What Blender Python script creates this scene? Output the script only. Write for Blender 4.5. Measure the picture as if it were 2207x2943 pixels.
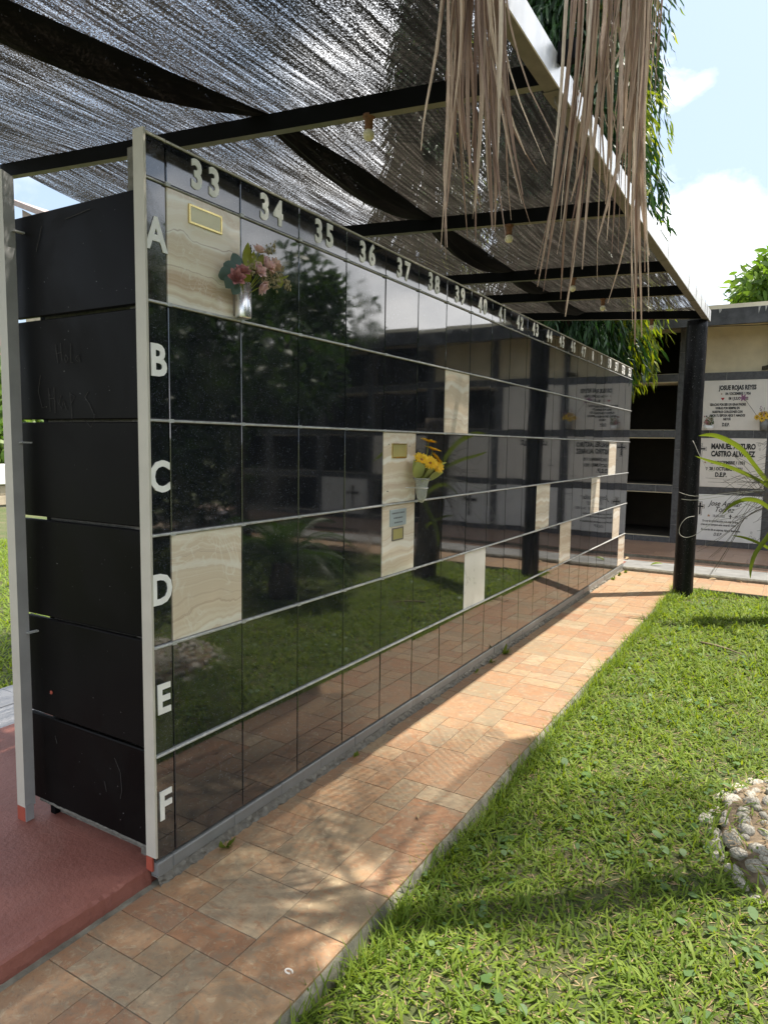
import bpy, math, random
import numpy as np
from mathutils import Vector, Matrix, Euler

random.seed(7)
rng = np.random.default_rng(7)
R = math.radians
for o in list(bpy.data.objects):
    bpy.data.objects.remove(o)
SC = bpy.context.scene
COL = SC.collection

# ------------------------------------------------------------------ camera, sky, sun, exposure
cd = bpy.data.cameras.new('camera')
cam = bpy.data.objects.new('camera', cd)
COL.objects.link(cam)
cam.location = (1.91384, -1.65016, 1.61733)
cam.rotation_euler = (R(84.38375), R(-0.86560), R(30.69414))
cd.sensor_fit = 'VERTICAL'
cd.sensor_height = 36.0
cd.lens = 2001.186 / 2943 * 36.0
cd.clip_start = 0.05
cd.clip_end = 2000
SC.camera = cam

SUN = Vector((0.300, 0.260, 1.0)).normalized()
world = bpy.data.worlds.new('World')
SC.world = world
world.use_nodes = True
wn, wl = world.node_tree.nodes, world.node_tree.links
wn.clear()
sky = wn.new('ShaderNodeTexSky')
sky.sky_type = 'NISHITA'
sky.sun_disc = False
sky.sun_elevation = math.asin(SUN.z)
sky.sun_rotation = math.atan2(SUN.x, SUN.y)
sky.air_density = 1.0
sky.dust_density = 4.0
sky.ozone_density = 1.0
tc = wn.new('ShaderNodeTexCoord')
mp = wn.new('ShaderNodeMapping')
mp.inputs['Location'].default_value = (1.35, 0.4, 0.2)
mp.inputs['Scale'].default_value = (1.0, 1.0, 1.7)
nz = wn.new('ShaderNodeTexNoise')
nz.inputs['Scale'].default_value = 2.1
nz.inputs['Detail'].default_value = 9
nz.inputs['Roughness'].default_value = 0.56
nz.inputs['Distortion'].default_value = 0.25
cr = wn.new('ShaderNodeValToRGB')
cr.color_ramp.elements[0].position = 0.43
cr.color_ramp.elements[0].color = (0, 0, 0, 1)
cr.color_ramp.elements[1].position = 0.60
cr.color_ramp.elements[1].color = (1, 1, 1, 1)
nz2 = wn.new('ShaderNodeTexNoise')
nz2.inputs['Scale'].default_value = 5.0
nz2.inputs['Detail'].default_value = 6
cr2 = wn.new('ShaderNodeValToRGB')
cr2.color_ramp.elements[0].position = 0.35
cr2.color_ramp.elements[0].color = (2.2, 2.4, 2.7, 1)
cr2.color_ramp.elements[1].position = 0.62
cr2.color_ramp.elements[1].color = (9.5, 9.4, 9.3, 1)
mx = wn.new('ShaderNodeMix')
mx.data_type = 'RGBA'
bg = wn.new('ShaderNodeBackground')
bg.inputs['Strength'].default_value = 0.15
wo = wn.new('ShaderNodeOutputWorld')
wl.new(tc.outputs['Generated'], mp.inputs['Vector'])
wl.new(mp.outputs['Vector'], nz.inputs['Vector'])
wl.new(mp.outputs['Vector'], nz2.inputs['Vector'])
wl.new(nz.outputs['Fac'], cr.inputs['Fac'])
wl.new(nz2.outputs['Fac'], cr2.inputs['Fac'])
wl.new(cr.outputs['Color'], mx.inputs[0])
thin = wn.new('ShaderNodeMix')
thin.data_type = 'RGBA'
thin.inputs[0].default_value = 0.70
thin.inputs[7].default_value = (1.75, 2.2, 2.75, 1)
wl.new(sky.outputs['Color'], thin.inputs[6])
wl.new(thin.outputs[2], mx.inputs[6])
wl.new(cr2.outputs['Color'], mx.inputs[7])
wl.new(mx.outputs[2], bg.inputs['Color'])
wl.new(bg.outputs['Background'], wo.inputs['Surface'])

sd = bpy.data.lights.new('sun', 'SUN')
sd.energy = 4.0
sd.angle = R(0.55)
sd.color = (1.0, 0.93, 0.82)
sun = bpy.data.objects.new('sun', sd)
COL.objects.link(sun)
sun.location = (6, 6, 20)
sun.rotation_euler = (-SUN).to_track_quat('-Z', 'Y').to_euler()

SC.view_settings.view_transform = 'Standard'
SC.view_settings.look = 'None'
SC.view_settings.gamma = 1.0
SC.view_settings.use_curve_mapping = False
SC.view_settings.exposure = 1.3
SC.render.engine = 'CYCLES'
SC.cycles.max_bounces = 9
SC.cycles.diffuse_bounces = 4
SC.cycles.glossy_bounces = 4
SC.cycles.transmission_bounces = 6
SC.cycles.transparent_max_bounces = 12
SC.cycles.sample_clamp_indirect = 6
SC.cycles.use_denoising = True

# ------------------------------------------------------------------ materials
class NT:
    def __init__(s, name):
        s.m = bpy.data.materials.new(name)
        s.m.use_nodes = True
        s.t = s.m.node_tree
        s.t.nodes.clear()
        s.out = s.t.nodes.new('ShaderNodeOutputMaterial')
    def n(s, typ, **kw):
        nd = s.t.nodes.new('ShaderNode' + typ)
        for k, v in kw.items():
            setattr(nd, k, v)
        return nd
    def l(s, a, b):
        s.t.links.new(a, b)
    def set(s, sock, v):
        if isinstance(v, bpy.types.NodeSocket):
            s.l(v, sock)
        elif isinstance(v, tuple) and len(v) == 3 and sock.type == 'RGBA':
            sock.default_value = (*v, 1)
        else:
            sock.default_value = v
    def co(s, kind='Object', scale=(1, 1, 1), rand=0.0, loc=(0, 0, 0)):
        c = s.n('TexCoord').outputs[kind]
        if rand:
            oi = s.n('ObjectInfo').outputs['Random']
            mu = s.n('VectorMath', operation='MULTIPLY_ADD')
            cm = s.n('CombineXYZ')
            for i, k in enumerate((rand, rand * 1.7, rand * 2.3)):
                mm = s.n('Math', operation='MULTIPLY')
                s.l(oi, mm.inputs[0]); mm.inputs[1].default_value = k
                s.l(mm.outputs[0], cm.inputs[i])
            s.l(c, mu.inputs[0]); mu.inputs[1].default_value = (1, 1, 1); s.l(cm.outputs[0], mu.inputs[2])
            c = mu.outputs[0]
        mpn = s.n('Mapping')
        mpn.inputs['Scale'].default_value = scale
        mpn.inputs['Location'].default_value = loc
        s.l(c, mpn.inputs['Vector'])
        return mpn.outputs['Vector']
    def noise(s, vec, scale, detail=4, rough=0.5, dist=0.0, out='Fac'):
        nd = s.n('TexNoise')
        if vec is not None:
            s.l(vec, nd.inputs['Vector'])
        nd.inputs['Scale'].default_value = scale
        nd.inputs['Detail'].default_value = detail
        nd.inputs['Roughness'].default_value = rough
        nd.inputs['Distortion'].default_value = dist
        return nd.outputs[out]
    def ramp(s, fac, stops, interp='LINEAR'):
        r = s.n('ValToRGB')
        r.color_ramp.interpolation = interp
        e = r.color_ramp.elements
        while len(e) < len(stops):
            e.new(0.5)
        for el, (p, c) in zip(e, stops):
            el.position = p
            el.color = (*c, 1) if len(c) == 3 else c
        s.l(fac, r.inputs['Fac'])
        return r.outputs['Color']
    def mix(s, fac, a, b, mode='MIX'):
        m = s.n('Mix', data_type='RGBA', blend_type=mode)
        s.set(m.inputs[0], fac); s.set(m.inputs[6], a); s.set(m.inputs[7], b)
        return m.outputs[2]
    def math(s, op, a, b=0.0, c=None):
        m = s.n('Math', operation=op)
        s.set(m.inputs[0], a); s.set(m.inputs[1], b)
        if c is not None:
            s.set(m.inputs[2], c)
        return m.outputs[0]
    def bump(s, h, strength=0.3, dist=0.01):
        b = s.n('Bump')
        b.inputs['Strength'].default_value = strength
        b.inputs['Distance'].default_value = dist
        s.l(h, b.inputs['Height'])
        return b.outputs['Normal']
    def pr(s, color, rough=0.5, metal=0.0, normal=None, **kw):
        p = s.n('BsdfPrincipled')
        s.set(p.inputs['Base Color'], color)
        s.set(p.inputs['Roughness'], rough)
        s.set(p.inputs['Metallic'], metal)
        if normal is not None:
            s.l(normal, p.inputs['Normal'])
        for k, v in kw.items():
            s.set(p.inputs[k.replace('_', ' ')], v)
        return p.outputs[0]
    def done(s, sh):
        s.l(sh, s.out.inputs['Surface'])
        return s.m

def simple(name, col, rough=0.5, metal=0.0, var=0.12, scale=9.0, bump=0.0, rand=3.0, **kw):
    t = NT(name)
    v = t.co(rand=rand)
    n = t.noise(v, scale, 6, 0.6)
    c = t.mix(t.ramp(n, [(0.3, (0, 0, 0)), (0.7, (1, 1, 1))]), tuple(x * (1 - var) for x in col), tuple(min(1, x * (1 + var)) for x in col))
    rg = t.math('MULTIPLY_ADD', n, 0.25, rough - 0.12)
    nr = t.bump(t.noise(v, scale * 6, 4, 0.6), bump, 0.004) if bump else None
    return t.done(t.pr(c, rg, metal, nr, **kw))

def leafmat(name, cols, trans=0.35, rough=0.45, tcol=None):
    t = NT(name)
    ri = t.n('NewGeometry').outputs['Random Per Island']
    k = len(cols)
    c = t.ramp(ri, [(i / max(1, k - 1), cc) for i, cc in enumerate(cols)])
    v = t.co()
    c = t.mix(t.math('MULTIPLY', t.noise(v, 1.7, 3), 0.5), c, tuple(x * 0.55 for x in cols[0]))
    p = t.pr(c, rough, 0.0, None, Specular_IOR_Level=0.35)
    tr = t.n('BsdfTranslucent')
    tcx = t.mix(1.0, c, tcol or (1.5, 1.6, 0.6), 'MULTIPLY')
    t.l(tcx, tr.inputs['Color'])
    ms = t.n('MixShader')
    ms.inputs[0].default_value = trans
    t.l(p, ms.inputs[1]); t.l(tr.outputs[0], ms.inputs[2])
    return t.done(ms.outputs[0])

M = {}
def granite(name, base, dust=0.0):
    t = NT(name)
    v = t.co(rand=17.0)
    vo = t.n('TexVoronoi'); vo.inputs['Scale'].default_value = 190
    t.l(v, vo.inputs['Vector'])
    fl = t.ramp(vo.outputs['Distance'], [(0.20, (1, 1, 1)), (0.30, (0, 0, 0))])
    sel = t.ramp(t.noise(v, 60, 2), [(0.55, (0, 0, 0)), (0.68, (0.8, 0.8, 0.8))])
    f1 = t.mix(1.0, fl, sel, 'MULTIPLY')
    vo2 = t.n('TexVoronoi'); vo2.inputs['Scale'].default_value = 420
    t.l(v, vo2.inputs['Vector'])
    f2 = t.ramp(vo2.outputs['Color'], [(0.66, (0, 0, 0)), (0.9, (0.22, 0.22, 0.22))])
    ff = t.mix(1.0, f1, f2, 'ADD')
    c = t.mix(ff, base, (0.20, 0.22, 0.26))
    dn = t.ramp(t.noise(v, 3.2, 8, 0.7, 0.6), [(0.47, (0, 0, 0)), (0.75, (1, 1, 1))])
    rr = t.math('MULTIPLY_ADD', dn, 0.05 + dust, 0.03)
    c = t.mix(t.math('MULTIPLY', dn, 0.05 + dust), c, (0.22, 0.21, 0.19))
    sm = t.ramp(t.noise(t.co(rand=7.0, scale=(1, 2.2, 0.35)), 7, 6, 0.7, 0.4), [(0.52, (0, 0, 0)), (0.78, (1, 1, 1))])
    c = t.mix(t.math('MULTIPLY', sm, 0.07), c, (0.20, 0.19, 0.17))
    rr = t.math('ADD', rr, t.math('MULTIPLY', sm, 0.05))
    p = t.pr(c, rr, 0.0, None, IOR=2.05)
    return t.done(p)
M['granite'] = granite('polished_black_granite', (0.007, 0.008, 0.011))
M['granite_dull'] = granite('weathered_black_granite', (0.012, 0.012, 0.014), 0.25)

def onyx(name, off, bright=1.0):
    t = NT(name)
    v = t.co(rand=23.0, loc=(off, off * 2.1, off * 0.7))
    sp = t.n('SeparateXYZ'); t.l(v, sp.inputs[0])
    wob = t.noise(v, 4.5, 3, 0.5, 0.8)
    wob2 = t.noise(v, 1.8, 2, 0.5)
    zz = t.math('ADD', t.math('MULTIPLY_ADD', wob, 0.09, sp.outputs[2]), t.math('MULTIPLY', wob2, 0.16))
    cx = t.n('CombineXYZ'); t.l(zz, cx.inputs[2])
    b1 = t.noise(cx.outputs[0], 6, 6, 0.56)
    b2 = t.noise(cx.outputs[0], 34, 6, 0.7)
    c = t.ramp(b1, [(0.24, (0.40, 0.27, 0.19)), (0.36, (0.58, 0.43, 0.31)), (0.43, (0.82, 0.75, 0.62)), (0.50, (0.68, 0.56, 0.42)), (0.56, (0.86, 0.82, 0.73)), (0.62, (0.79, 0.70, 0.56)), (0.68, (0.50, 0.36, 0.265)), (0.80, (0.86, 0.81, 0.71))])
    c = t.mix(t.ramp(b2, [(0.57, (0, 0, 0)), (0.64, (0.7, 0.7, 0.7))]), c, (0.40, 0.26, 0.19))
    vo = t.n('TexVoronoi', feature='DISTANCE_TO_EDGE'); vo.inputs['Scale'].default_value = 11
    t.l(t.noise(v, 3, 3, 0.5, 1.0, 'Color'), vo.inputs['Vector'])
    vv = t.ramp(vo.outputs['Distance'], [(0.0, (0.7, 0.7, 0.7)), (0.05, (0, 0, 0))])
    sel = t.ramp(t.noise(v, 5, 2), [(0.5, (0, 0, 0)), (0.62, (1, 1, 1))])
    c = t.mix(t.mix(1.0, vv, sel, 'MULTIPLY'), c, (0.82, 0.78, 0.68))
    if bright != 1.0:
        c = t.mix(1.0, c, (bright,) * 3, 'MULTIPLY')
    return t.done(t.pr(c, 0.12, 0, None, IOR=1.5))
M['onyx'] = onyx('banded_onyx_marble', 0.0)
M['alum'] = simple('cream_painted_aluminium', (0.52, 0.49, 0.42), 0.45, 0.0, 0.06)
M['alum_grey'] = simple('grey_aluminium_side', (0.36, 0.36, 0.36), 0.5, 0.1, 0.1)
M['rail'] = simple('brushed_rail_metal', (0.50, 0.51, 0.50), 0.45, 0.3, 0.25, 30)
M['letter'] = simple('satin_letter_metal', (0.88, 0.87, 0.83), 0.45, 0.0, 0.05)
M['redpaint'] = simple('red_paint', (0.36, 0.07, 0.04), 0.6)
M['plinth'] = simple('grey_plinth_tile', (0.20, 0.205, 0.20), 0.4, 0, 0.12)
M['mortar'] = simple('rough_mortar', (0.17, 0.16, 0.135), 0.9, 0, 0.35, 40, 0.8)
M['concrete'] = simple('weathered_concrete', (0.185, 0.185, 0.18), 0.9, 0, 0.28, 5, 0.4)
M['kerb'] = simple('mossy_kerb_concrete', (0.20, 0.19, 0.15), 0.9, 0, 0.45, 14, 0.7)
M['black'] = simple('black_beam_paint', (0.003, 0.003, 0.0034), 0.75, 0, 0.3, Specular_IOR_Level=0.12)
M['beambot'] = simple('tan_beam_underside', (0.21, 0.19, 0.15), 0.7, 0, 0.25)  # undersides of the cross beams, lighter tan than their sides
M['galv'] = simple('galvanised_steel', (0.78, 0.79, 0.80), 0.42, 0.55, 0.08, 14)
M['galv_dull'] = simple('dull_steel', (0.24, 0.21, 0.18), 0.6, 0.2, 0.2, 14)
M['rust'] = simple('rusty_fitting', (0.20, 0.09, 0.05), 0.8, 0, 0.4, 60)
M['bulb'] = simple('cream_bulb_glass', (0.80, 0.72, 0.50), 0.25, 0, 0.04)
M['cream'] = simple('cream_plaster', (0.68, 0.60, 0.43), 0.85, 0, 0.14, 3, 0.15)
M['palecream'] = simple('lit_cream_plaster', (0.80, 0.70, 0.48), 0.85, 0, 0.1, 3)
M['nichein'] = simple('shade_dark_niche_plaster', (0.055, 0.045, 0.032), 0.9, 0, 0.2, 3)  # shade of the deep niches put into the plaster colour
M['gtile'] = simple('dark_grey_wall_tile', (0.075, 0.076, 0.08), 0.5, 0, 0.35, 18)
M['grout'] = simple('pale_grout', (0.42, 0.41, 0.39), 0.9)
M['stoneplaque'] = simple('pale_plaque_stone', (0.74, 0.69, 0.62), 0.35, 0, 0.05, 6)
M['whiteplaque'] = simple('white_plaque_stone', (0.78, 0.77, 0.74), 0.3, 0, 0.05, 6)
M['ink'] = simple('black_lettering', (0.012, 0.012, 0.012), 0.5)
M['inkfaint'] = simple('grey_lettering', (0.14, 0.14, 0.15), 0.6)
M['rooffascia'] = simple('stained_dark_fascia', (0.05, 0.05, 0.05), 0.7, 0, 0.6, 6)
M['roofstain'] = simple('peeling_white_stain', (0.32, 0.31, 0.28), 0.8, 0, 0.3, 30)
M['gold'] = simple('polished_brass', (0.72, 0.58, 0.25), 0.22, 0.9, 0.05)
M['goldface'] = simple('brushed_brass_face', (0.58, 0.52, 0.22), 0.35, 0.45, 0.05)
M['goldpale'] = simple('pale_brass_face', (0.66, 0.62, 0.42), 0.35, 0.3, 0.05)
M['blueplate'] = simple('pale_blue_plate', (0.42, 0.49, 0.52), 0.35, 0.2, 0.04)
M['chrome'] = simple('polished_vase_steel', (0.86, 0.86, 0.87), 0.27, 0.9, 0.03)
M['rosepink'] = leafmat('pale_pink_petals', [(0.84, 0.54, 0.54), (0.88, 0.70, 0.66), (0.86, 0.62, 0.61)], 0.2, 0.6, (1.1, 0.9, 0.9))
M['rosepeach'] = leafmat('peach_petals', [(0.86, 0.56, 0.46), (0.88, 0.68, 0.57)], 0.2, 0.6, (1.1, 0.9, 0.8))
M['rosered'] = leafmat('dusky_red_petals', [(0.46, 0.20, 0.20), (0.60, 0.31, 0.30), (0.53, 0.25, 0.25)], 0.15, 0.6, (1.1, 0.7, 0.7))
M['fgreen'] = leafmat('yellow_green_leaf', [(0.24, 0.26, 0.04), (0.32, 0.34, 0.05)], 0.2)
M['teal'] = leafmat('eucalyptus_leaf', [(0.10, 0.16, 0.15), (0.15, 0.22, 0.20)], 0.15, 0.6, (1, 1, 1))
M['filler'] = leafmat('khaki_seed_sprig', [(0.32, 0.27, 0.15), (0.42, 0.36, 0.22), (0.26, 0.23, 0.11)], 0.1, 0.7, (1, 1, 1))
M['daisy'] = leafmat('golden_daisy_petals', [(0.92, 0.58, 0.015), (0.94, 0.72, 0.05), (0.93, 0.64, 0.03)], 0.35, 0.5, (1.1, 0.9, 0.4))
M['daisyeye'] = simple('orange_flower_centre', (0.30, 0.12, 0.02), 0.8, 0, 0.3, 90)
M['sunflower'] = leafmat('sunflower_petals', [(0.80, 0.48, 0.02), (0.85, 0.58, 0.05)], 0.15, 0.5, (1.1, 0.9, 0.4))
M['darkeye'] = simple('brown_flower_centre', (0.07, 0.03, 0.015), 0.9, 0, 0.3, 90)
M['paleleaf'] = leafmat('pale_green_wrap_leaf', [(0.36, 0.40, 0.16), (0.42, 0.46, 0.20)], 0.3)
M['mauve'] = leafmat('mauve_petals', [(0.32, 0.14, 0.26), (0.45, 0.25, 0.38)], 0.2, 0.6, (1, 1, 1))
M['grass'] = leafmat('lawn_blades', [(0.11, 0.185, 0.022), (0.19, 0.29, 0.032), (0.29, 0.37, 0.055), (0.15, 0.235, 0.030)], 0.45, 0.6, (1.5, 1.4, 0.5))
M['clover'] = leafmat('broad_weed_leaves', [(0.09, 0.17, 0.05), (0.15, 0.25, 0.085)], 0.35, 0.5, (1.4, 1.5, 0.6))
M['thatch'] = leafmat('dry_grass_bits', [(0.30, 0.21, 0.11), (0.44, 0.33, 0.19), (0.20, 0.13, 0.07)], 0.15, 0.8, (1, 1, 1))
M['ashoka'] = leafmat('weeping_leaves', [(0.010, 0.030, 0.012), (0.020, 0.055, 0.016), (0.034, 0.085, 0.020), (0.016, 0.042, 0.016)], 0.25, 0.42, (2.2, 2.4, 0.6))
M['ashokanew'] = leafmat('young_weeping_leaves', [(0.16, 0.22, 0.02), (0.26, 0.28, 0.03), (0.10, 0.18, 0.02)], 0.5, 0.35, (1.5, 1.5, 0.4))
M['treeleaf'] = leafmat('tree_leaves', [(0.025, 0.06, 0.015), (0.05, 0.10, 0.02), (0.08, 0.14, 0.03)], 0.3, 0.45)
M['brightleaf'] = leafmat('bright_tree_leaves', [(0.09, 0.17, 0.03), (0.14, 0.24, 0.04), (0.20, 0.28, 0.06)], 0.45, 0.45, (1.4, 1.5, 0.5))
M['palmleaf'] = leafmat('palm_leaflets', [(0.05, 0.10, 0.02), (0.08, 0.14, 0.03)], 0.3, 0.4)
M['orchid'] = leafmat('strap_leaf', [(0.15, 0.21, 0.03), (0.20, 0.26, 0.04)], 0.3, 0.35, (1.3, 1.3, 0.5))
M['root'] = simple('pale_aerial_root', (0.48, 0.47, 0.42), 0.7)
M['rootdark'] = simple('brown_aerial_root', (0.13, 0.11, 0.08), 0.8)
M['bark'] = simple('dark_fibrous_bark', (0.075, 0.058, 0.042), 0.95, 0, 0.5, 22, 1.0)
M['barkgrey'] = simple('grey_bark', (0.15, 0.12, 0.09), 0.95, 0, 0.4, 22, 1.0)
M['stone'] = simple('whitewashed_stone', (0.40, 0.375, 0.32), 0.9, 0, 0.6, 3.4, 1.0)
M['soil'] = simple('dry_soil', (0.20, 0.15, 0.10), 0.95, 0, 0.4, 20, 0.8)
M['twig'] = simple('grey_twig', (0.22, 0.17, 0.11), 0.9)
M['stonewall'] = simple('beige_wall_stone', (0.38, 0.32, 0.24), 0.9, 0, 0.25, 4, 0.4)
M['whitewash'] = simple('white_paint', (0.80, 0.80, 0.78), 0.8, 0, 0.05)
M['roofred'] = simple('red_roof_tiles', (0.30, 0.10, 0.07), 0.85, 0, 0.25)
M['rooftan'] = simple('pinkish_grey_roofing', (0.34, 0.27, 0.26), 0.85, 0, 0.15)
M['paver'] = simple('pale_grey_paver', (0.42, 0.42, 0.43), 0.8, 0, 0.1, 5, 0.2)
M['windowglass'] = simple('dark_window_glass', (0.03, 0.035, 0.04), 0.1)
M['scuff'] = simple('faint_scuff', (0.045, 0.042, 0.040), 0.8)
M['heart'] = simple('red_heart', (0.40, 0.02, 0.03), 0.5)
M['star'] = simple('brown_star', (0.36, 0.20, 0.10), 0.5)

# dead palm leaflet: fibres along the blade, tone per blade
t = NT('dry_palm_leaflet')
oi = t.n('ObjectInfo').outputs['Random']
cB = t.ramp(oi, [(0.0, (0.17, 0.10, 0.07)), (0.25, (0.36, 0.23, 0.155)), (0.45, (0.72, 0.57, 0.42)), (0.6, (0.27, 0.18, 0.13)), (0.8, (0.58, 0.42, 0.29)), (1.0, (0.84, 0.72, 0.56))])
v = t.co(scale=(1, 1, 0.04))
cB = t.mix(t.ramp(t.noise(v, 260, 3, 0.6), [(0.35, (0, 0, 0)), (0.7, (0.6, 0.6, 0.6))]), cB, (0.20, 0.13, 0.10))
cB = t.mix(t.ramp(t.noise(t.co(), 9, 4), [(0.55, (0, 0, 0)), (0.75, (0.6, 0.6, 0.6))]), cB, (0.45, 0.36, 0.26))
p_ = t.pr(cB, 0.6)
tr = t.n('BsdfTranslucent'); t.l(cB, tr.inputs['Color'])
ms = t.n('MixShader'); ms.inputs[0].default_value = 0.3
t.l(p_, ms.inputs[1]); t.l(tr.outputs[0], ms.inputs[2])
M['deadleaf'] = t.done(ms.outputs[0])

# dark end panels: dusty black with smears
t = NT('dusty_black_panel')
v = t.co(rand=9.0)
s1 = t.ramp(t.noise(v, 2.2, 6, 0.65, 0.8), [(0.45, (0, 0, 0)), (0.8, (1, 1, 1))])
s2 = t.ramp(t.noise(t.co(rand=5.0, scale=(1, 1, 6)), 26, 4, 0.7), [(0.70, (0, 0, 0)), (0.76, (1, 1, 1))])
c = t.mix(t.math('MULTIPLY', s1, 0.30), (0.0040, 0.0036, 0.0036), (0.020, 0.018, 0.017))
c = t.mix(t.math('MULTIPLY', s2, 0.10), c, (0.12, 0.09, 0.07))
sp = t.ramp(t.noise(v, 130, 1), [(0.80, (0, 0, 0)), (0.83, (1, 1, 1))])
c = t.mix(sp, c, (0.4, 0.4, 0.4))
M['panel'] = t.done(t.pr(c, t.math('MULTIPLY_ADD', s1, 0.3, 0.36), 0, None, Specular_IOR_Level=0.07))

# slate-look path tiles: body colour per tile, clouded rust and grey, veins
t = NT('slate_look_tile')
v = t.co(rand=31.0)
oi = t.n('ObjectInfo').outputs['Random']
cb = t.ramp(oi, [(0.0, (0.42, 0.245, 0.13)), (0.16, (0.47, 0.305, 0.17)), (0.32, (0.38, 0.185, 0.095)), (0.46, (0.48, 0.345, 0.21)), (0.58, (0.33, 0.26, 0.165)), (0.68, (0.44, 0.255, 0.135)), (0.80, (0.36, 0.17, 0.09)), (0.92, (0.50, 0.39, 0.26)), (1.0, (0.34, 0.26, 0.175))])
nA = t.noise(v, 9, 8, 0.68, 0.9)
c = t.mix(t.ramp(nA, [(0.48, (0, 0, 0)), (0.68, (0.6, 0.6, 0.6))]), cb, (0.31, 0.255, 0.18))
nB = t.noise(v, 14, 8, 0.72, 1.2)
c = t.mix(t.ramp(nB, [(0.48, (0, 0, 0)), (0.64, (0.85, 0.85, 0.85))]), c, (0.39, 0.195, 0.095))
nC = t.noise(v, 22, 8, 0.75, 1.6)
c = t.mix(t.ramp(nC, [(0.53, (0, 0, 0)), (0.63, (0.75, 0.75, 0.75))]), c, (0.54, 0.44, 0.30))
nD = t.noise(v, 60, 5, 0.7)
c = t.mix(t.ramp(nD, [(0.54, (0, 0, 0)), (0.70, (0.6, 0.6, 0.6))]), c, (0.16, 0.12, 0.09))
nE = t.noise(t.co(rand=11.0, scale=(1, 1.6, 1)), 5.5, 9, 0.75, 1.8)
c = t.mix(t.ramp(nE, [(0.50, (0, 0, 0)), (0.60, (0.7, 0.7, 0.7))]), c, (0.29, 0.225, 0.155))
c = t.mix(0.14, c, (0.30, 0.255, 0.21))
c = t.mix(1.0, c, (0.80, 0.785, 0.745), 'MULTIPLY')
M['tile'] = t.done(t.pr(c, t.math('MULTIPLY_ADD', nA, 0.3, 0.33), 0, t.bump(nB, 0.25, 0.004)))

t = NT('wood_look_floor_tile')
v = t.co(rand=13.0, scale=(1, 5, 1))
oi = t.n('ObjectInfo').outputs['Random']
cb = t.ramp(oi, [(0.0, (0.34, 0.20, 0.14)), (0.5, (0.40, 0.25, 0.17)), (1.0, (0.30, 0.18, 0.13))])
c = t.mix(t.ramp(t.noise(v, 5, 6, 0.7, 0.5), [(0.4, (0, 0, 0)), (0.7, (0.8, 0.8, 0.8))]), cb, (0.48, 0.33, 0.23))
M['floortile'] = t.done(t.pr(c, 0.35))

t = NT('red_painted_cement')
v = t.co()
n1 = t.noise(v, 2.0, 6, 0.6, 0.3)
c = t.mix(t.ramp(n1, [(0.35, (0, 0, 0)), (0.68, (1, 1, 1))]), (0.205, 0.066, 0.046), (0.285, 0.112, 0.084))
n2 = t.noise(v, 48, 5, 0.65)
c = t.mix(t.ramp(n2, [(0.55, (0, 0, 0)), (0.75, (0.55, 0.55, 0.55))]), c, (0.17, 0.06, 0.05))
c = t.mix(t.ramp(t.noise(v, 5, 6, 0.7), [(0.55, (0, 0, 0)), (0.72, (0.5, 0.5, 0.5))]), c, (0.24, 0.12, 0.09))
M['redslab'] = t.done(t.pr(c, 0.62, 0, t.bump(n2, 0.55, 0.008)))

t = NT('lawn_soil')
v = t.co('Object')
n1 = t.noise(v, 3, 6, 0.6)
c = t.ramp(n1, [(0.38, (0.07, 0.105, 0.025)), (0.56, (0.11, 0.12, 0.045)), (0.74, (0.22, 0.165, 0.10))])
n2 = t.noise(v, 70, 5, 0.7)
c = t.mix(t.math('MULTIPLY', n2, 0.7), c, (0.035, 0.05, 0.012))
M['lawnsoil'] = t.done(t.pr(c, 0.95, 0, t.bump(n2, 0.9, 0.02)))

# shade net: knitted black tapes running along the roof, open between
def netmat(name, cover, col):
    t = NT(name)
    v = t.co('Object')
    sx = t.co('Object', scale=(1, 0.035, 0.0))
    s1 = t.noise(sx, 9, 3, 0.55)
    s2 = t.noise(sx, 55, 3, 0.6)
    s3 = t.noise(t.co('Object', scale=(1, 0.45, 0.0)), 150, 2, 0.6)
    s4 = t.noise(t.co('Object', scale=(1, 0.7, 0.0)), 260, 1, 0.5)
    s5 = t.noise(t.co('Object', scale=(1, 0.02, 0.0)), 22, 2, 0.5)
    a = t.math('ADD', t.math('MULTIPLY', s1, 0.16), t.math('MULTIPLY', s2, 1.05))
    a = t.math('ADD', a, t.math('MULTIPLY', s5, 0.28))
    a = t.math('ADD', a, t.math('MULTIPLY', s3, 1.0))
    a = t.math('ADD', a, t.math('MULTIPLY', s4, 1.15))
    a = t.math('MULTIPLY', a, 1 / 3.64)
    al = t.ramp(a, [(cover - 0.030, (1, 1, 1)), (cover + 0.046, (0, 0, 0))])
    d = t.pr(col, 0.7, Specular_IOR_Level=0.15)
    trn = t.n('BsdfTransparent')
    trl = t.n('BsdfTranslucent'); trl.inputs['Color'].default_value = (0.042, 0.037, 0.031, 1) if cover < .6 else (0.012, 0.010, 0.008, 1)
    if cover < .6:
        t.l(t.ramp(s2, [(0.38, (0.018, 0.015, 0.013)), (0.52, (0.045, 0.039, 0.032)), (0.64, (0.12, 0.10, 0.085))]), trl.inputs['Color'])
    m0 = t.n('MixShader'); m0.inputs[0].default_value = 0.3
    t.l(d, m0.inputs[1]); t.l(trl.outputs[0], m0.inputs[2])
    m1 = t.n('MixShader')
    t.l(al, m1.inputs[0]); t.l(trn.outputs[0], m1.inputs[1]); t.l(m0.outputs[0], m1.inputs[2])
    return t.done(m1.outputs[0])
M['net'] = netmat('black_shade_net', 0.545, (0.013, 0.014, 0.017))
M['netfold'] = netmat('doubled_shade_net', 0.63, (0.009, 0.0085, 0.006))

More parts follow.
